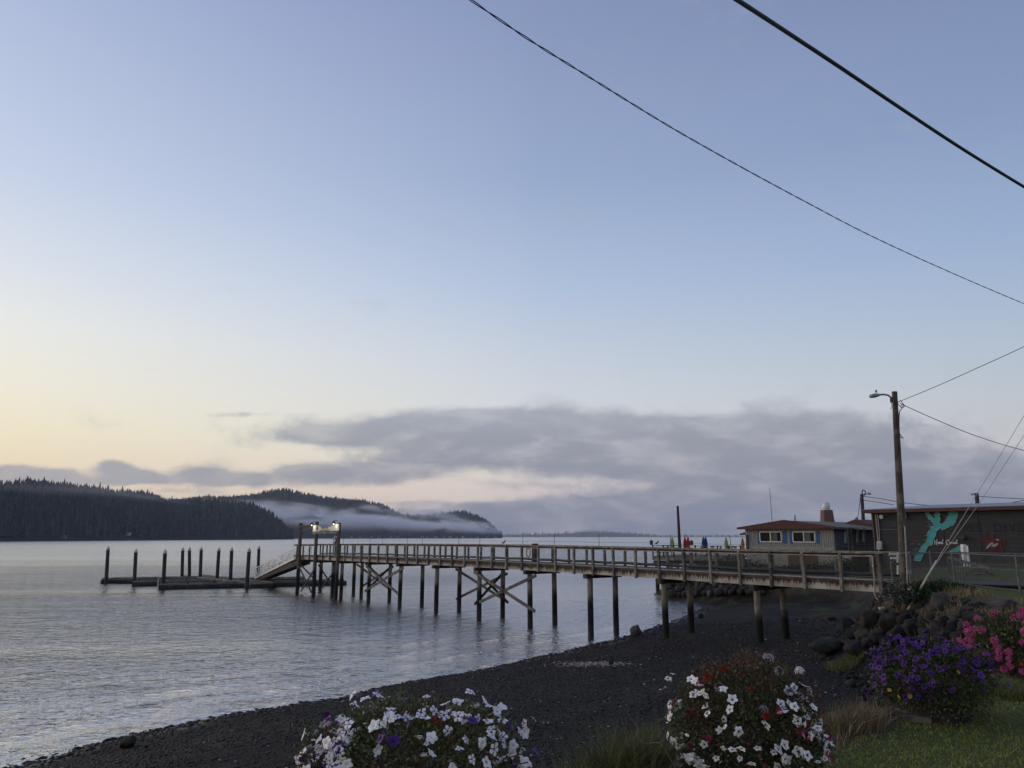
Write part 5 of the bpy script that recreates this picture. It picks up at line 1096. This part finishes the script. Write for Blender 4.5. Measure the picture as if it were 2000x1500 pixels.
# ------------------------------------------------ boulders
import bmesh
def boulder(P, w, d, h, m, label, group, name='boulder', rot=None, seed=0, sub=2):
    """angular broken rock: hull of scattered points, edges worn and faces roughened"""
    rs = random.Random(seed); bm = bmesh.new(); n = rs.randint(10, 15)
    for i in range(n):
        z = 1 - 2 * (i + .5) / n; q = math.sqrt(1 - z * z); a = 2.4 * i + rs.uniform(-.6, .6); k = rs.uniform(.82, 1.12); bm.verts.new((q * math.cos(a) * k, q * math.sin(a) * k, z * k))
    res = bmesh.ops.convex_hull(bm, input=bm.verts[:]); bmesh.ops.delete(bm, geom=list({g for g in res['geom_interior'] + res['geom_unused'] if isinstance(g, bmesh.types.BMVert)}), context='VERTS')
    bmesh.ops.dissolve_limit(bm, angle_limit=R(14), verts=bm.verts[:], edges=bm.edges[:])
    bmesh.ops.bevel(bm, geom=bm.edges[:], offset=.07, segments=1, profile=.6, affect='EDGES'); bmesh.ops.triangulate(bm, faces=bm.faces[:])
    bmesh.ops.subdivide_edges(bm, edges=bm.edges[:], cuts=sub, use_grid_fill=True); bmesh.ops.triangulate(bm, faces=bm.faces[:])
    V = np.array([v.co[:] for v in bm.verts]); bm.verts.index_update(); F0 = np.array([[v.index for v in f.verts] for f in bm.faces]); bm.free()
    V = np.array([v * (1 + .07 * mnoise.noise(Vector(v) * 1.7 + Vector((seed, 0, 0))) + .05 * mnoise.noise(Vector(v) * 4.5 + Vector((seed, 3, 0))) + .02 * mnoise.noise(Vector(v) * 11)) for v in V])
    V = V * [w / 2 * 1.08, d / 2 * 1.08, h * .62]; a = rs.uniform(-.5, .5) if rot is None else rot; c, s = math.cos(a), math.sin(a)
    V = np.stack([V[:, 0] * c - V[:, 1] * s, V[:, 0] * s + V[:, 1] * c, V[:, 2] + h * .38], 1)
    return link_np(name, V, F0, m, False, None, tuple(P), label=label, cat='boulder', group=group)
def rock_at(u, vb, w, h, m, label, group=None, seed=0, d=None, dz=0):
    P = hit(u, vb); k = P.y * math.cos(TH) + (P.z - H) * math.sin(TH); W = w / F * k; Hh = h / F * k * 1.0
    P.y += W * .3; P.z = gz1(P.x, P.y) * .5 + P.z * .5 + dz
    return boulder(P, W, d or W * .9, Hh, m, label, group, seed=seed)
G1 = 'boulders piled on the bank below the fence'
TENS = ['', 'twenty', 'thirty']
NN = ORD + ['twenty ' + w for w in ORD[:9]] + ['thirtieth'] + ['thirty ' + w for w in ORD[:9]]
NEAR = [(1626, 1280, 74, 34, ROCK, 'wide dark boulder lying lowest and leftmost of the bank pile'), (1680, 1283, 50, 34, ROCKB, 'rounded brown faced boulder at the lowest edge of the bank pile'), (1707, 1232, 46, 44, ROCKB, 'large rounded boulder under the abutment, biggest of the pile'),
        (1747, 1232, 50, 38, ROCK, 'big dark boulder at the foot of the guy wire'), (1846, 1190, 40, 36, ROCKG, 'grey peaked boulder standing on the grass bank right of the guy wire'), (1972, 1196, 62, 30, ROCKG, 'broad grey slab boulder behind the pink flowers'),
        (1920, 1226, 52, 34, ROCKB, 'smooth brown boulder left of the pink flowers')]
for i, (u, v, w, h, m_, lb) in enumerate(NEAR): rock_at(u, v, w, h, m_, lb, None, i + 1)
for i, (u, v, w, h) in enumerate(sorted([(1660, 1232, 34, 26), (1672, 1248, 36, 24), (1696, 1254, 42, 26), (1688, 1240, 22, 18), (1722, 1256, 40, 28), (1746, 1256, 34, 26), (1725, 1244, 24, 18), (1770, 1250, 38, 30), (1776, 1226, 34, 28), (1792, 1244, 40, 34), (1808, 1230, 26, 22), (1815, 1252, 40, 28), (1838, 1238, 36, 30), (1850, 1222, 30, 22), (1862, 1250, 40, 28), (1870, 1232, 34, 26), (1892, 1240, 36, 30), (1898, 1218, 30, 24), (1655, 1262, 30, 20), (1703, 1268, 36, 22), (1740, 1270, 40, 24), (1780, 1268, 40, 24), (1882, 1256, 40, 26), (1910, 1252, 36, 26), (1826, 1212, 24, 18), (1786, 1210, 28, 20), (1758, 1212, 26, 20), (1733, 1210, 22, 18), (1694, 1214, 22, 16), (1882, 1206, 22, 16), (1938, 1240, 40, 30), (1960, 1228, 40, 30), (1990, 1236, 44, 34), (2010, 1214, 40, 30)])):
    rock_at(u, v, w, h, ROCK if i % 3 else ROCKB, f'dark bank boulder, {NN[i]} from the left in the rock pile', G1, i + 20)
G2 = 'riprap boulders at the head of the cove'
RW = ['the lowest', 'the second', 'the third', 'the topmost']
rs_ = random.Random(9); i = 0
for row, (v0, n) in enumerate([(1167, 19), (1158, 18), (1149, 16), (1141, 14)]):
    for k in range(n):
        u = 1308 + row * 4 + k * (1500 - 1308) / n + rs_.uniform(-4, 4); v = v0 + rs_.uniform(-2, 2) - k * .25; w = rs_.uniform(11, 20) * (1.25 if row == 0 else 1)
        P = hit(u, v, 90); kk = P.y; W = w / F * kk; P.z = P.z * .6 + gz1(P.x, P.y + .3) * .4
        boulder(P, W, W * .9, W * rs_.uniform(.6, .85), (ROCKG, ROCK, ROCKB, ROCKB)[i % 4], f'grey riprap boulder at the cove head, {ORD[k]} from the left in {RW[row]} row', G2, seed=100 + i, sub=1); i += 1
for u, v, w, h, lb, m_ in [(1243, 1242, 24, 20, 'rounded brown boulder alone at the waterline under the pier', ROCKG), (244, 1463, 34, 22, 'lone black rock at the water edge at bottom left', ROCK), (1194, 1300, 11, 14, 'stubby dark post like stone standing in the pale shell patch', ROCK), (1627, 1211, 20, 9, 'flat dark stone lying on gravel left of the boulder pile', ROCK), (1706, 1400, 20, 14, 'pale rounded stone in dry grass left of the purple flowers', ROCKG), (1585, 1288, 9, 7, 'small pale cobble beside the wide dark boulder', ROCKG), (283, 1462, 12, 6, 'small flat stone right of the lone black rock', ROCK), (1127, 1219, 5, 3, 'tiny black rock awash between two pilings', ROCK), (1370, 1207, 12, 9, 'dark stone beside a piling on the gravel', ROCK), (560, 1370, 8, 4, 'tiny dark stone in the shallows left of the planter', ROCK), (82, 1432, 12, 3, 'low stone barely showing in the shallows at far left', ROCK)]:
    rock_at(u, v, w, h, m_, lb, None, int(u))
# small broken stones packed between the boulders
n = 9000; x = rng.uniform(6, 18, n); y = rng.uniform(11, 31, n); bb = sdist(x, y, LANDP); ok = (bb > -3.6) & (bb < -.25) & (rng.random(n) < .32); x, y = x[ok], y[ok]; n = len(x)
sz = rng.uniform(.04, .16, n); V, Fc = scatter_polys(IV, IF, np.stack([x, y, gz(x, y) + sz * .2], 1), np.stack([sz * 1.2, sz, sz * .7], 1) * rng.uniform(.7, 1.2, (n, 3)), rng.uniform(0, 6.3, n))
link_np('rubble', V, Fc, ROCK, False, None, kind='stuff', label='small broken rock packed between the bank boulders', category='rubble')
# line of wet cobbles at the waterline
n = 1500; t_ = rng.random(n); ii = rng.integers(3, len(SHP) - 10, n); a = SHP[ii]; b = SHP[ii + 1]; q = a + (b - a) * t_[:, None]; off = rng.normal(-.15, .35, n); d = b - a; d /= np.linalg.norm(d, axis=1)[:, None]
q = q + np.stack([d[:, 1], -d[:, 0]], 1) * (-off[:, None]); z = np.maximum(gz(q[:, 0], q[:, 1]), -.06); sz = rng.uniform(.02, .075, n) * rng.choice([1, 1, 1, 1.7], n)
V, Fc = scatter_polys(IV, IF, np.stack([q[:, 0], q[:, 1], z], 1), np.stack([sz * 1.3, sz, sz * .6], 1), rng.uniform(0, 6.3, n))
link_np('cobbles', V, Fc, PEB, True, {'rnd': ('POINT', np.repeat(rng.random(n) * .8, len(IV)))}, kind='stuff', label='wet black cobbles strewn along the waterline', category='cobbles')

# ------------------------------------------------ shrubs on the bank
def leafball(name, c, rad, n, size, m, stems=0, dens=.55, parent=None, flat=.0, seed=0, droop=.3):
    """leaves spread through an uneven dome"""
    r_ = np.random.default_rng(seed); th = r_.uniform(0, 6.283, n); cz = r_.uniform(-.75, 1, n); q = np.sqrt(1 - cz ** 2); D = np.stack([q * np.cos(th), q * np.sin(th), cz], 1)
    lump = np.array([1 + .30 * mnoise.noise(Vector(d) * 2.2 + Vector((seed, 0, 0))) + .12 * mnoise.noise(Vector(d) * 6) for d in D])
    rr_ = (dens + (1 - dens) * r_.random(n) ** .5) * lump * np.where(r_.random(n) < .06, 1.1, 1); P = D * rr_[:, None] * rad
    A = D * .7 + r_.normal(0, .5, (n, 3)) + [0, 0, .1]; A /= np.linalg.norm(A, axis=1)[:, None]; B = np.cross(A, r_.normal(0, 1, (n, 3))); B /= np.linalg.norm(B, axis=1)[:, None]
    L = size * r_.uniform(.6, 1.3, n)[:, None]; W = L * .24; N = np.cross(A, B)
    V = np.stack([P, P + A * L * .5 + B * W, P + A * L + N * L * .15, P + A * L * .5 - B * W], 1).reshape(-1, 3); Fc = (np.arange(n) * 4)[:, None] + np.array([0, 1, 2, 3])
    V = V + np.array(c) - (np.array(parent.location) if parent else np.array(c))
    return link_np(name, V, Fc, m, False, {'rnd': ('POINT', np.repeat(np.clip(r_.beta(2, 2.5, n), 0, 1), 4))}, None if parent else tuple(c), parent)
GREENL = mk_leaf('shrub leaves', [(0, (.018, .038, .012)), (.6, (.035, .07, .018)), (1, (.07, .10, .03))]); PALEL = mk_leaf('silvery leaves', [(0, (.03, .04, .025)), (.6, (.07, .08, .06)), (.85, (.3, .3, .27)), (1, (.6, .6, .56))])
def shrub(u, v, Y, rad, n, sz, m, label, stemh=.4, seed=0):
    c = atY(u, v, Y); t = thing('shrub', label, 'shrub', (c.x, c.y, gz1(c.x, c.y))); leafball('foliage', tuple(c), np.array(rad), n, sz, m, parent=t, seed=seed, dens=.3)
    mb = MB(t.location); rs = random.Random(seed)
    for _ in range(14): e = c + Vector((rs.uniform(-1, 1) * rad[0] * .7, rs.uniform(-1, 1) * rad[1] * .7, rs.uniform(.1, .7) * rad[2])); mb.tube([Vector(t.location), (Vector(t.location) + e) / 2 + Vector((0, 0, .1)), e], .012, 4)
    mb.build('stem', LEAF_R, t)
shrub(1758, 1158, 25.2, (.46, .4, .36), 800, .11, PALEL, 'silvery white flecked shrub at the foot of the lamp pole', seed=1)
shrub(1793, 1163, 25.2, (.42, .4, .38), 700, .12, GREENL, 'dark green shrub right of the foot of the lamp pole', seed=2)
shrub(1830, 1155, 25.6, (.9, .5, .34), 1700, .11, GREENL, 'wide low green shrub spreading along the fence foot', seed=3)
shrub(1878, 1156, 25.4, (.6, .45, .22), 900, .09, GREENL, 'low green ground plant at the right end of the fence shrubs', seed=4)

def proj_v(c):
    z = c.z - H; return 750 - F * (-c.y * math.sin(TH) + z * math.cos(TH)) / (c.y * math.cos(TH) + z * math.sin(TH))
DSH = mk_leaf('dark thicket leaves', [(0, (.008, .014, .008)), (.6, (.018, .03, .014)), (1, (.04, .048, .022))])
for i_, (u, v, Y, rx, rz) in enumerate([(1385, 1112, 60, 1.5, .55), (1425, 1108, 60, 1.6, .7), (1462, 1114, 58, 1.6, .6), (1500, 1120, 55, 1.5, .5), (1535, 1124, 53, 1.5, .5), (1572, 1122, 50, 1.5, .5), (1612, 1122, 47, 1.4, .55), (1652, 1116, 46, 1.4, .7), (1688, 1112, 44, 1.3, .75)]):
    P = hit(u, v + 6, 100); Y = P.y; c = Vector((P.x, P.y, P.z + rz * .5)); shrub(u, proj_v(c), Y, (rx * 1.15, rx, rz * 1.35), 1500, .16, DSH, f'dark low shrub seen through the near pier railing, {ORD[i_]} from the left', seed=60 + i_)
# ------------------------------------------------ planters with flowers
def planter(name, label, cx, cy, r, hgt, dz=0):
    z = gz1(cx, cy) + dz; t = thing(name, label, 'planter', (cx, cy, z)); K = 20; mb = MB(t.location); rs = random.Random(int(cx * 10))
    for k in range(K):
        a0, a1 = 6.283 * k / K + .01, 6.283 * (k + 1) / K - .01; rb, rt = r * .86, r * (1 + rs.uniform(-.01, .01)); zt = hgt + rs.uniform(-.01, .01)
        vs = [(cx + q * math.cos(a), cy + q * math.sin(a), z + h) for q, h in ((rb, 0), (rt, zt), (rt - .03, zt), (rb - .03, 0)) for a in (a0, a1)]
        mb.add(vs, [(0, 1, 3, 2), (2, 3, 5, 4), (4, 5, 7, 6), (0, 2, 4, 6), (1, 7, 5, 3)])
    mb.build('stave_barrel', WOODD, t)
    for h in (.25, .8): MB(t.location).tube([(cx, cy, z + hgt * h), (cx, cy, z + hgt * h + .04)], r * (.87 + .14 * h), 24, False).build('hoop', BLACKM, t)
    MB(t.location).tube([(cx, cy, z + hgt - .06), (cx, cy, z + hgt - .04)], r * .94, 20).build('soil', mat('potting soil ' + name + str(cx), (.03, .022, .016), (.05, .038, .028), scale=20), t); return t
def petunia(petal, star=None, throat=None, seed=0, size=.085, ruffle=1.0):
    """trumpet of five joined petals, each petal with its own tilt, fold and ruffle"""
    r_ = random.Random(seed * 7 + 1); K = 40; V = [(0, 0, -.75)]; Fc = []; mi = []
    tilt = [r_.uniform(-.34, .22) for _ in range(5)]; fold = [r_.uniform(-.12, .2) for _ in range(5)]; ln = [r_.uniform(.86, 1.12) for _ in range(5)]
    if seed % 4 == 3: k0 = r_.randrange(5); tilt[k0] = -.8; tilt[(k0 + 1) % 5] = -.55
    rings = [(.09, -.40), (.18, -.16), (.42, -.02), (.74, .05), (1.0, .0)]
    for j, (rr_, zz) in enumerate(rings):
        for k in range(K):
            a = 6.283 * k / K; w = (k % 8) / 8; l = k // 8; e = abs(2 * w - 1); t = (rr_ - .1) ** 2
            lob = 1 - (ruffle * .15 * e ** 1.5 if j == 4 else ruffle * .06 * e ** 1.6 if j == 3 else 0) + (.10 * (1 - e) if j == 4 else 0)
            tl = tilt[l] * (1 - e) + (tilt[l] + tilt[(l + (1 if w > .5 else -1)) % 5]) / 2 * e; L_ = ln[l] * (1 - e) + e
            z = zz + t * (tl + fold[l] * (1 - e) * .8 + r_.uniform(-.07, .07)); q = rr_ * lob * (1 + (L_ - 1) * t) * (1 - .35 * min(0, tl) * -t)
            V.append((q * math.cos(a), q * math.sin(a), z))
    for k in range(K): Fc.append((0, 1 + (k + 1) % K, 1 + k)); mi.append(1 if throat else 0)
    for j in range(4):
        for k in range(K):
            Fc.append((1 + j * K + k, 1 + j * K + (k + 1) % K, 1 + (j + 1) * K + (k + 1) % K, 1 + (j + 1) * K + k)); c = (k % 8)
            mi.append(1 if (throat and (j < 1 or (j == 1 and c in (3, 4)))) else (2 if star and j >= 1 and c in (1, 2, 3, 4, 5, 6) else 0))
    me = bpy.data.meshes.new('blossom'); me.from_pydata([(x * size / 2, y * size / 2, z * size / 2) for x, y, z in V], [], Fc)
    for m_ in [petal, throat or petal, star or petal]: me.materials.append(m_)
    me.polygons.foreach_set('material_index', mi); me.polygons.foreach_set('use_smooth', [True] * len(Fc)); me.update(); return me
def cluster(petal, n, size, fl, seed=0):
    """umbel of small florets"""
    r_ = random.Random(seed); V = []; Fc = []
    for i in range(n):
        d = Vector((r_.gauss(0, 1), r_.gauss(0, 1), abs(r_.gauss(0, 1)) * .8 + .1)).normalized(); c = d * size; x = d.orthogonal().normalized(); y = d.cross(x)
        for k in range(5):
            a = 6.283 * k / 5 + i; u_ = x * math.cos(a) + y * math.sin(a); w_ = d.cross(u_); b = len(V)
            V += [tuple(c), tuple(c + u_ * fl * .6 + w_ * fl * .15 + d * fl * .1), tuple(c + u_ * fl - d * fl * .05), tuple(c + u_ * fl * .6 - w_ * fl * .15 + d * fl * .1)]; Fc.append((b, b + 1, b + 2, b + 3))
    me = bpy.data.meshes.new('blossom'); me.from_pydata(V, [], Fc); me.materials.append(petal); me.update(); return me
WP = mat('white petals', (.86, .83, .77), (.74, .70, .66), rough=.6, scale=30); PUR = mat('violet petals', (.12, .035, .27), (.07, .017, .17), rough=.6, scale=30); DPUR = mat('deep violet throat', (.02, .012, .06), (.03, .015, .08))
DEEP = mat('deep purple petals', (.078, .014, .15), (.04, .007, .09), rough=.6, scale=30); MAG = mat('magenta petals', (.36, .02, .09), (.24, .01, .07), rough=.6, scale=30); REDP = mat('red petals', (.36, .012, .012), (.25, .01, .01), rough=.6, scale=30)
PINK = mat('pink petals', (.62, .15, .33), (.42, .06, .19), rough=.6, scale=30); YEL = mat('yellow petals', (.5, .33, .03), (.4, .25, .02)); SALM = mat('orange red petals', (.42, .06, .02), (.3, .04, .02))
def scatter_blooms(name, t, c, rad, meshes, n, seed, side=None, sc=1.0, zmin=-.4):
    """the many small half open flowers nobody would count, as one mesh"""
    r_ = random.Random(seed); mb = MB(tuple(wloc(t))); mats = []; to = (Vector((0, 0, H)) - c).normalized(); k = 0; cents = []
    while k < n:
        a = r_.uniform(0, 6.283); cz = r_.uniform(zmin, .98); q = math.sqrt(1 - cz * cz); d = Vector((q * math.cos(a), q * math.sin(a), cz))
        if cents and r_.random() < .6: d = (cents[r_.randrange(len(cents))] + Vector((r_.gauss(0, .12), r_.gauss(0, .12), r_.gauss(0, .12)))).normalized()
        if d.z < zmin or d.dot(to) < -.15 or (side and not side(d)): continue
        if len(cents) < 14: cents.append(d)
        k += 1; me = meshes[r_.randrange(len(meshes))]; lump = 1 + .30 * mnoise.noise(d * 2.2 + Vector((seed // 100, 0, 0))) + .12 * mnoise.noise(d * 6)
        p = c + Vector((d.x * rad[0], d.y * rad[1], d.z * rad[2])) * (lump * r_.uniform(.96, 1.10)); nrm = (d + Vector((r_.gauss(0, .6), r_.gauss(0, .6), r_.gauss(.2, .5)))).normalized(); M = nrm.to_track_quat('Z', 'Y').to_matrix() * (sc * r_.uniform(.6, 1.15))
        sq = r_.uniform(.35, 1.0); b = len(mb.v); o_ = Vector(mb.o); mb.v += [tuple(p + M @ Vector((v.co.x, v.co.y * sq, v.co.z)) - o_) for v in me.vertices]
        for pl_ in me.polygons:
            m_ = me.materials[pl_.material_index]
            if m_ not in mats: mats.append(m_)
            mb.f.append(tuple(b + i for i in pl_.vertices)); mb.mi.append(mats.index(m_))
    return mb.build(name, mats, t, smooth=True, kind='stuff')
def plant(label, c, rad, pl, leaves, blooms, seed, brown=None, kind='petunia_plant', face=None, zmin=-.5, extra=None):
    c = Vector(c); rad = np.array(rad); t = thing(kind, label, 'flowering plant', (c.x, c.y, pl)); r_ = random.Random(seed)
    for k, (nm, n, sz, m_, de) in enumerate(leaves): leafball(nm, tuple(c), rad * (1 - .04 * k), n, sz, m_, parent=t, seed=seed + k, dens=de)
    mb = MB(t.location)
    for _ in range(90):
        a = r_.uniform(0, 6.283); cz = r_.uniform(-.6, 1); q = math.sqrt(1 - cz * cz); e = c + Vector((q * math.cos(a) * rad[0], q * math.sin(a) * rad[1], cz * rad[2])) * r_.uniform(.9, 1.24)
        b = Vector((c.x + r_.uniform(-.15, .15), c.y + r_.uniform(-.15, .15), pl)); mb.tube([b, b * .5 + e * .5 + Vector((0, 0, .06)), e], .003, 4, False)
    mb.build('stem', STEMM, t)
    for q_ in (extra or []): scatter_blooms('small_flowers', t, c, rad, q_[0], q_[1], seed * 100 + len(q_[0]), q_[2] if len(q_) > 2 else None, q_[3] if len(q_) > 3 else .8)
    to = (Vector((0, 0, H)) - c).normalized(); placed = []
    for me, n, nm, sc, side in blooms:
        for _ in range(n):
            for _try in range(40):
                a = r_.uniform(0, 6.283); cz = r_.uniform(zmin, .97); q = math.sqrt(1 - cz * cz); d = Vector((q * math.cos(a), q * math.sin(a), cz))
                if placed and r_.random() < .38:
                    e_ = placed[r_.randrange(len(placed))] - c; d = (Vector((e_.x / rad[0], e_.y / rad[1], e_.z / rad[2])).normalized() + Vector((r_.gauss(0, .14), r_.gauss(0, .14), r_.gauss(0, .14)))).normalized()
                    if d.z < zmin or d.z > .97: continue
                if d.dot(to) < -.1: continue
                if side and not side(d): continue
                lump = 1 + .30 * mnoise.noise(d * 2.2 + Vector((seed, 0, 0))) + .12 * mnoise.noise(d * 6); p = c + Vector((d.x * rad[0], d.y * rad[1], d.z * rad[2])) * (lump * r_.uniform(.98, 1.14))
                if all((p - o).length > .052 * (.6 + sc * .4) for o in placed): break
            placed.append(p); o = bpy.data.objects.new(nm, me[r_.randrange(len(me))]); COL.objects.link(o); o.parent = t; o.location = p - Vector(t.location)
            nrm = (d + to * r_.uniform(-.1, .5) + Vector((r_.gauss(0, .5), r_.gauss(0, .5), r_.gauss(.15, .45)))).normalized(); o.rotation_euler = nrm.to_track_quat('Z', 'Y').to_euler(); o.rotation_euler.rotate_axis('Z', r_.uniform(0, 6)); k = sc * r_.uniform(.78, 1.12); o.scale = (k, k, k)
    return t
DRYW = mat('bare twig', (.3, .24, .18), (.2, .15, .11))
STEMM = mat('green stems', (.05, .06, .03), (.09, .06, .035), scale=5)
WB = [petunia(WP, None, DPUR, s, .078, 1.9) for s in (1, 2, 3, 5, 6, 7, 11)] + [petunia(WP, None, None, 31, .06, 2.2)]; WA = [petunia(WP, None, None, s, .066, 1.8) for s in (4, 5, 16, 19, 23, 26)]; ST_ = [petunia(PUR, WP, None, s, .058, 1.6) for s in (6, 7, 8, 11)]; PB = [petunia(PUR, None, DPUR, 8, .066), petunia(DEEP, None, None, 9, .066)]
DC = [petunia(DEEP, None, DPUR, s, .075, 1.3) for s in (10, 11, 12, 15, 17)] + [petunia(PUR, None, DPUR, 13, .07, 1.3)]; MG = [cluster(MAG, 6, .017, .022, 1), cluster(MAG, 5, .015, .022, 2)]; RD = [cluster(REDP, 7, .02, .024, 3)]
PK = [cluster(PINK, n_ + 3, r_s * .8, .05, s) for s, n_, r_s in ((4, 7, .036), (5, 5, .04), (6, 8, .034), (7, 4, .03))]; YL = [petunia(YEL, None, None, 14, .05)]; SM = [petunia(SALM, None, None, 15, .05)]; LW = [cluster(mat('pale lilac petals', (.4, .4, .46), (.3, .3, .38)), 6, .03, .026, 7)]
def ctr(u, v, Y): return atY(u, v, Y)
# A: bottom left, white and violet
c = ctr(800, 1500, 4.25); planter('planter', 'dark barrel planter under the white and violet petunias, bottom left', c.x, c.y, .36, .38)
plant('wide mound of white and violet star petunias at the bottom left', (c.x, c.y, 4.27), (.58, .5, .36), 4.1, [('foliage', 13000, .027, LEAF_A, .5), ('spent_foliage', 4200, .024, LEAF_R, .75)],
      [(WA, 64, 'white_blossom', 1.0, None), (ST_, 54, 'star_blossom', 1.0, lambda d: abs(d.x) > .35 or d.z > .85), (PB, 18, 'violet_blossom', .95, None), (RD, 1, 'red_blossom', 1.0, None)], 21, zmin=-.1, extra=[(WA + ST_ + ST_ + PB, 240, None, .75)])
# B: white petunias with magenta
c = ctr(1456, 1400, 5.75); planter('planter', 'dark barrel planter under the white petunias with dark throats', c.x, c.y, .36, .42, -.05)
plant('round mound of white dark eyed petunias with magenta verbena in the middle planter', (c.x, c.y, 4.1), (.55, .5, .46), 4.0, [('foliage', 11000, .027, LEAF_C, .4), ('green_foliage', 5500, .026, LEAF_A, .75)],
      [(WB, 78, 'white_blossom', 1.0, lambda d: d.z < .78), (LW, 9, 'lilac_blossom', 1.0, lambda d: d.z > .55), (MG, 15, 'magenta_blossom', 1.0, lambda d: d.z < .5), (RD, 6, 'red_blossom', 1.0, lambda d: d.x < .1 and d.z > .2)], 33, zmin=-.8, extra=[(WB, 90, lambda d: d.z < .7, .8), (MG, 22, lambda d: d.z < .4, .8)])
pB = bpy.data.objects['petunia_plant.001']; leafball('spent_foliage', (c.x + .03, c.y, 4.24), np.array((.47, .42, .40)), 8500, .026, LEAF_R, parent=pB, seed=77, dens=.65)
# C: deep purple
c = ctr(1818, 1310, 7.75); planter('planter', 'low barrel planter under the deep purple petunias', c.x, c.y + .1, .40, .22)
plant('broad mound of deep purple petunias in front of the boulders', (c.x, c.y, 4.14), (.53, .47, .37), 4.0, [('foliage', 11000, .03, LEAF_C, .4), ('green_foliage', 2600, .03, LEAF_A, .8)],
      [(DC, 92, 'purple_blossom', 1.0, lambda d: d.z > .0 or d.x < .0), (YL, 4, 'yellow_blossom', .9, lambda d: d.x < .3), (MG, 2, 'magenta_blossom', .9, lambda d: d.x < -.3)], 45, zmin=-.45, extra=[(DC, 330, lambda d: d.z > -.1 or d.x < -.1, .9)])
q = [hit(1765, 1412), hit(1820, 1418)]; MB(q[0]).bar(q[0] + Vector((0, 0, .03)), q[1] + Vector((0, 0, .03)), .09, .05).build('plank', BRACEM, label='short weathered plank lying before the purple flower planter', cat='plank')
# D: pink, right edge
c = ctr(1992, 1265, 9.9); planter('planter', 'barrel planter under the pink flowers at the right edge', c.x, c.y + .1, .45, .35)
plant('tall mound of pink geranium clusters at the right edge of the view', (c.x, c.y, 4.14), (.60, .55, .42), 4.1, [('foliage', 6500, .045, LEAF_C, .35), ('green_foliage', 1500, .045, LEAF_A, .7)],
      [(PK, 50, 'pink_blossom', 1.05, None), (SM, 10, 'orange_blossom', 1.1, lambda d: d.z < .1)], 51, kind='geranium_plant', zmin=-.5, extra=[(PK, 26, None, .9)])
p = hit(1562, 1345); p = atY(1562, 1312, 6.3); b = Vector((1.95, 5.9, 4.2)); t = thing('lily_stalk', 'single white spidery flower head standing right of the middle planter', 'flower', tuple(b)); MB(b).tube([b, (b + p) / 2 + Vector((.05, 0, .05)), p], .005, 5).build('stalk', STEMM, t)
o = bpy.data.objects.new('flower_head', cluster(WP, 16, .03, .032, 9)); COL.objects.link(o); o.parent = t; o.location = p - b

a = hit(1225, 1470); b = hit(1305, 1497); b = atY(1318, 1497, 5.4); a = atY(1285, 1400, 5.2); t = thing('twig', 'thin bare pale twig sticking out of the tall grass clump', 'twig', tuple(b))
m1 = atY(1290, 1450, 5.3); MB(b).tube([b, m1, a], [.004, .003, .0015], 5).build('stick', DRYW, t); MB(b).tube([m1, atY(1262, 1452, 5.25), atY(1240, 1440, 5.2)], [.004, .003, .0015], 4).build('side_shoot', DRYW, t)
# ------------------------------------------------ morning haze
mb = MB(); mb.box((-9000, -450, -6), (9000, 10400, 330)); m = bpy.data.materials.new('haze air'); m.use_nodes = True; T = NT(m.node_tree); T.n.clear()
v = T.new('ShaderNodeVolumePrincipled', {'Color': (.80, .86, .98, 1), 'Density': 6.5e-5, 'Anisotropy': 0.0}); T.new('ShaderNodeOutputMaterial', {1: v.outputs[0]})
mb.build('haze', m, kind='stuff', label='thin blue morning haze over the water', cat='haze')
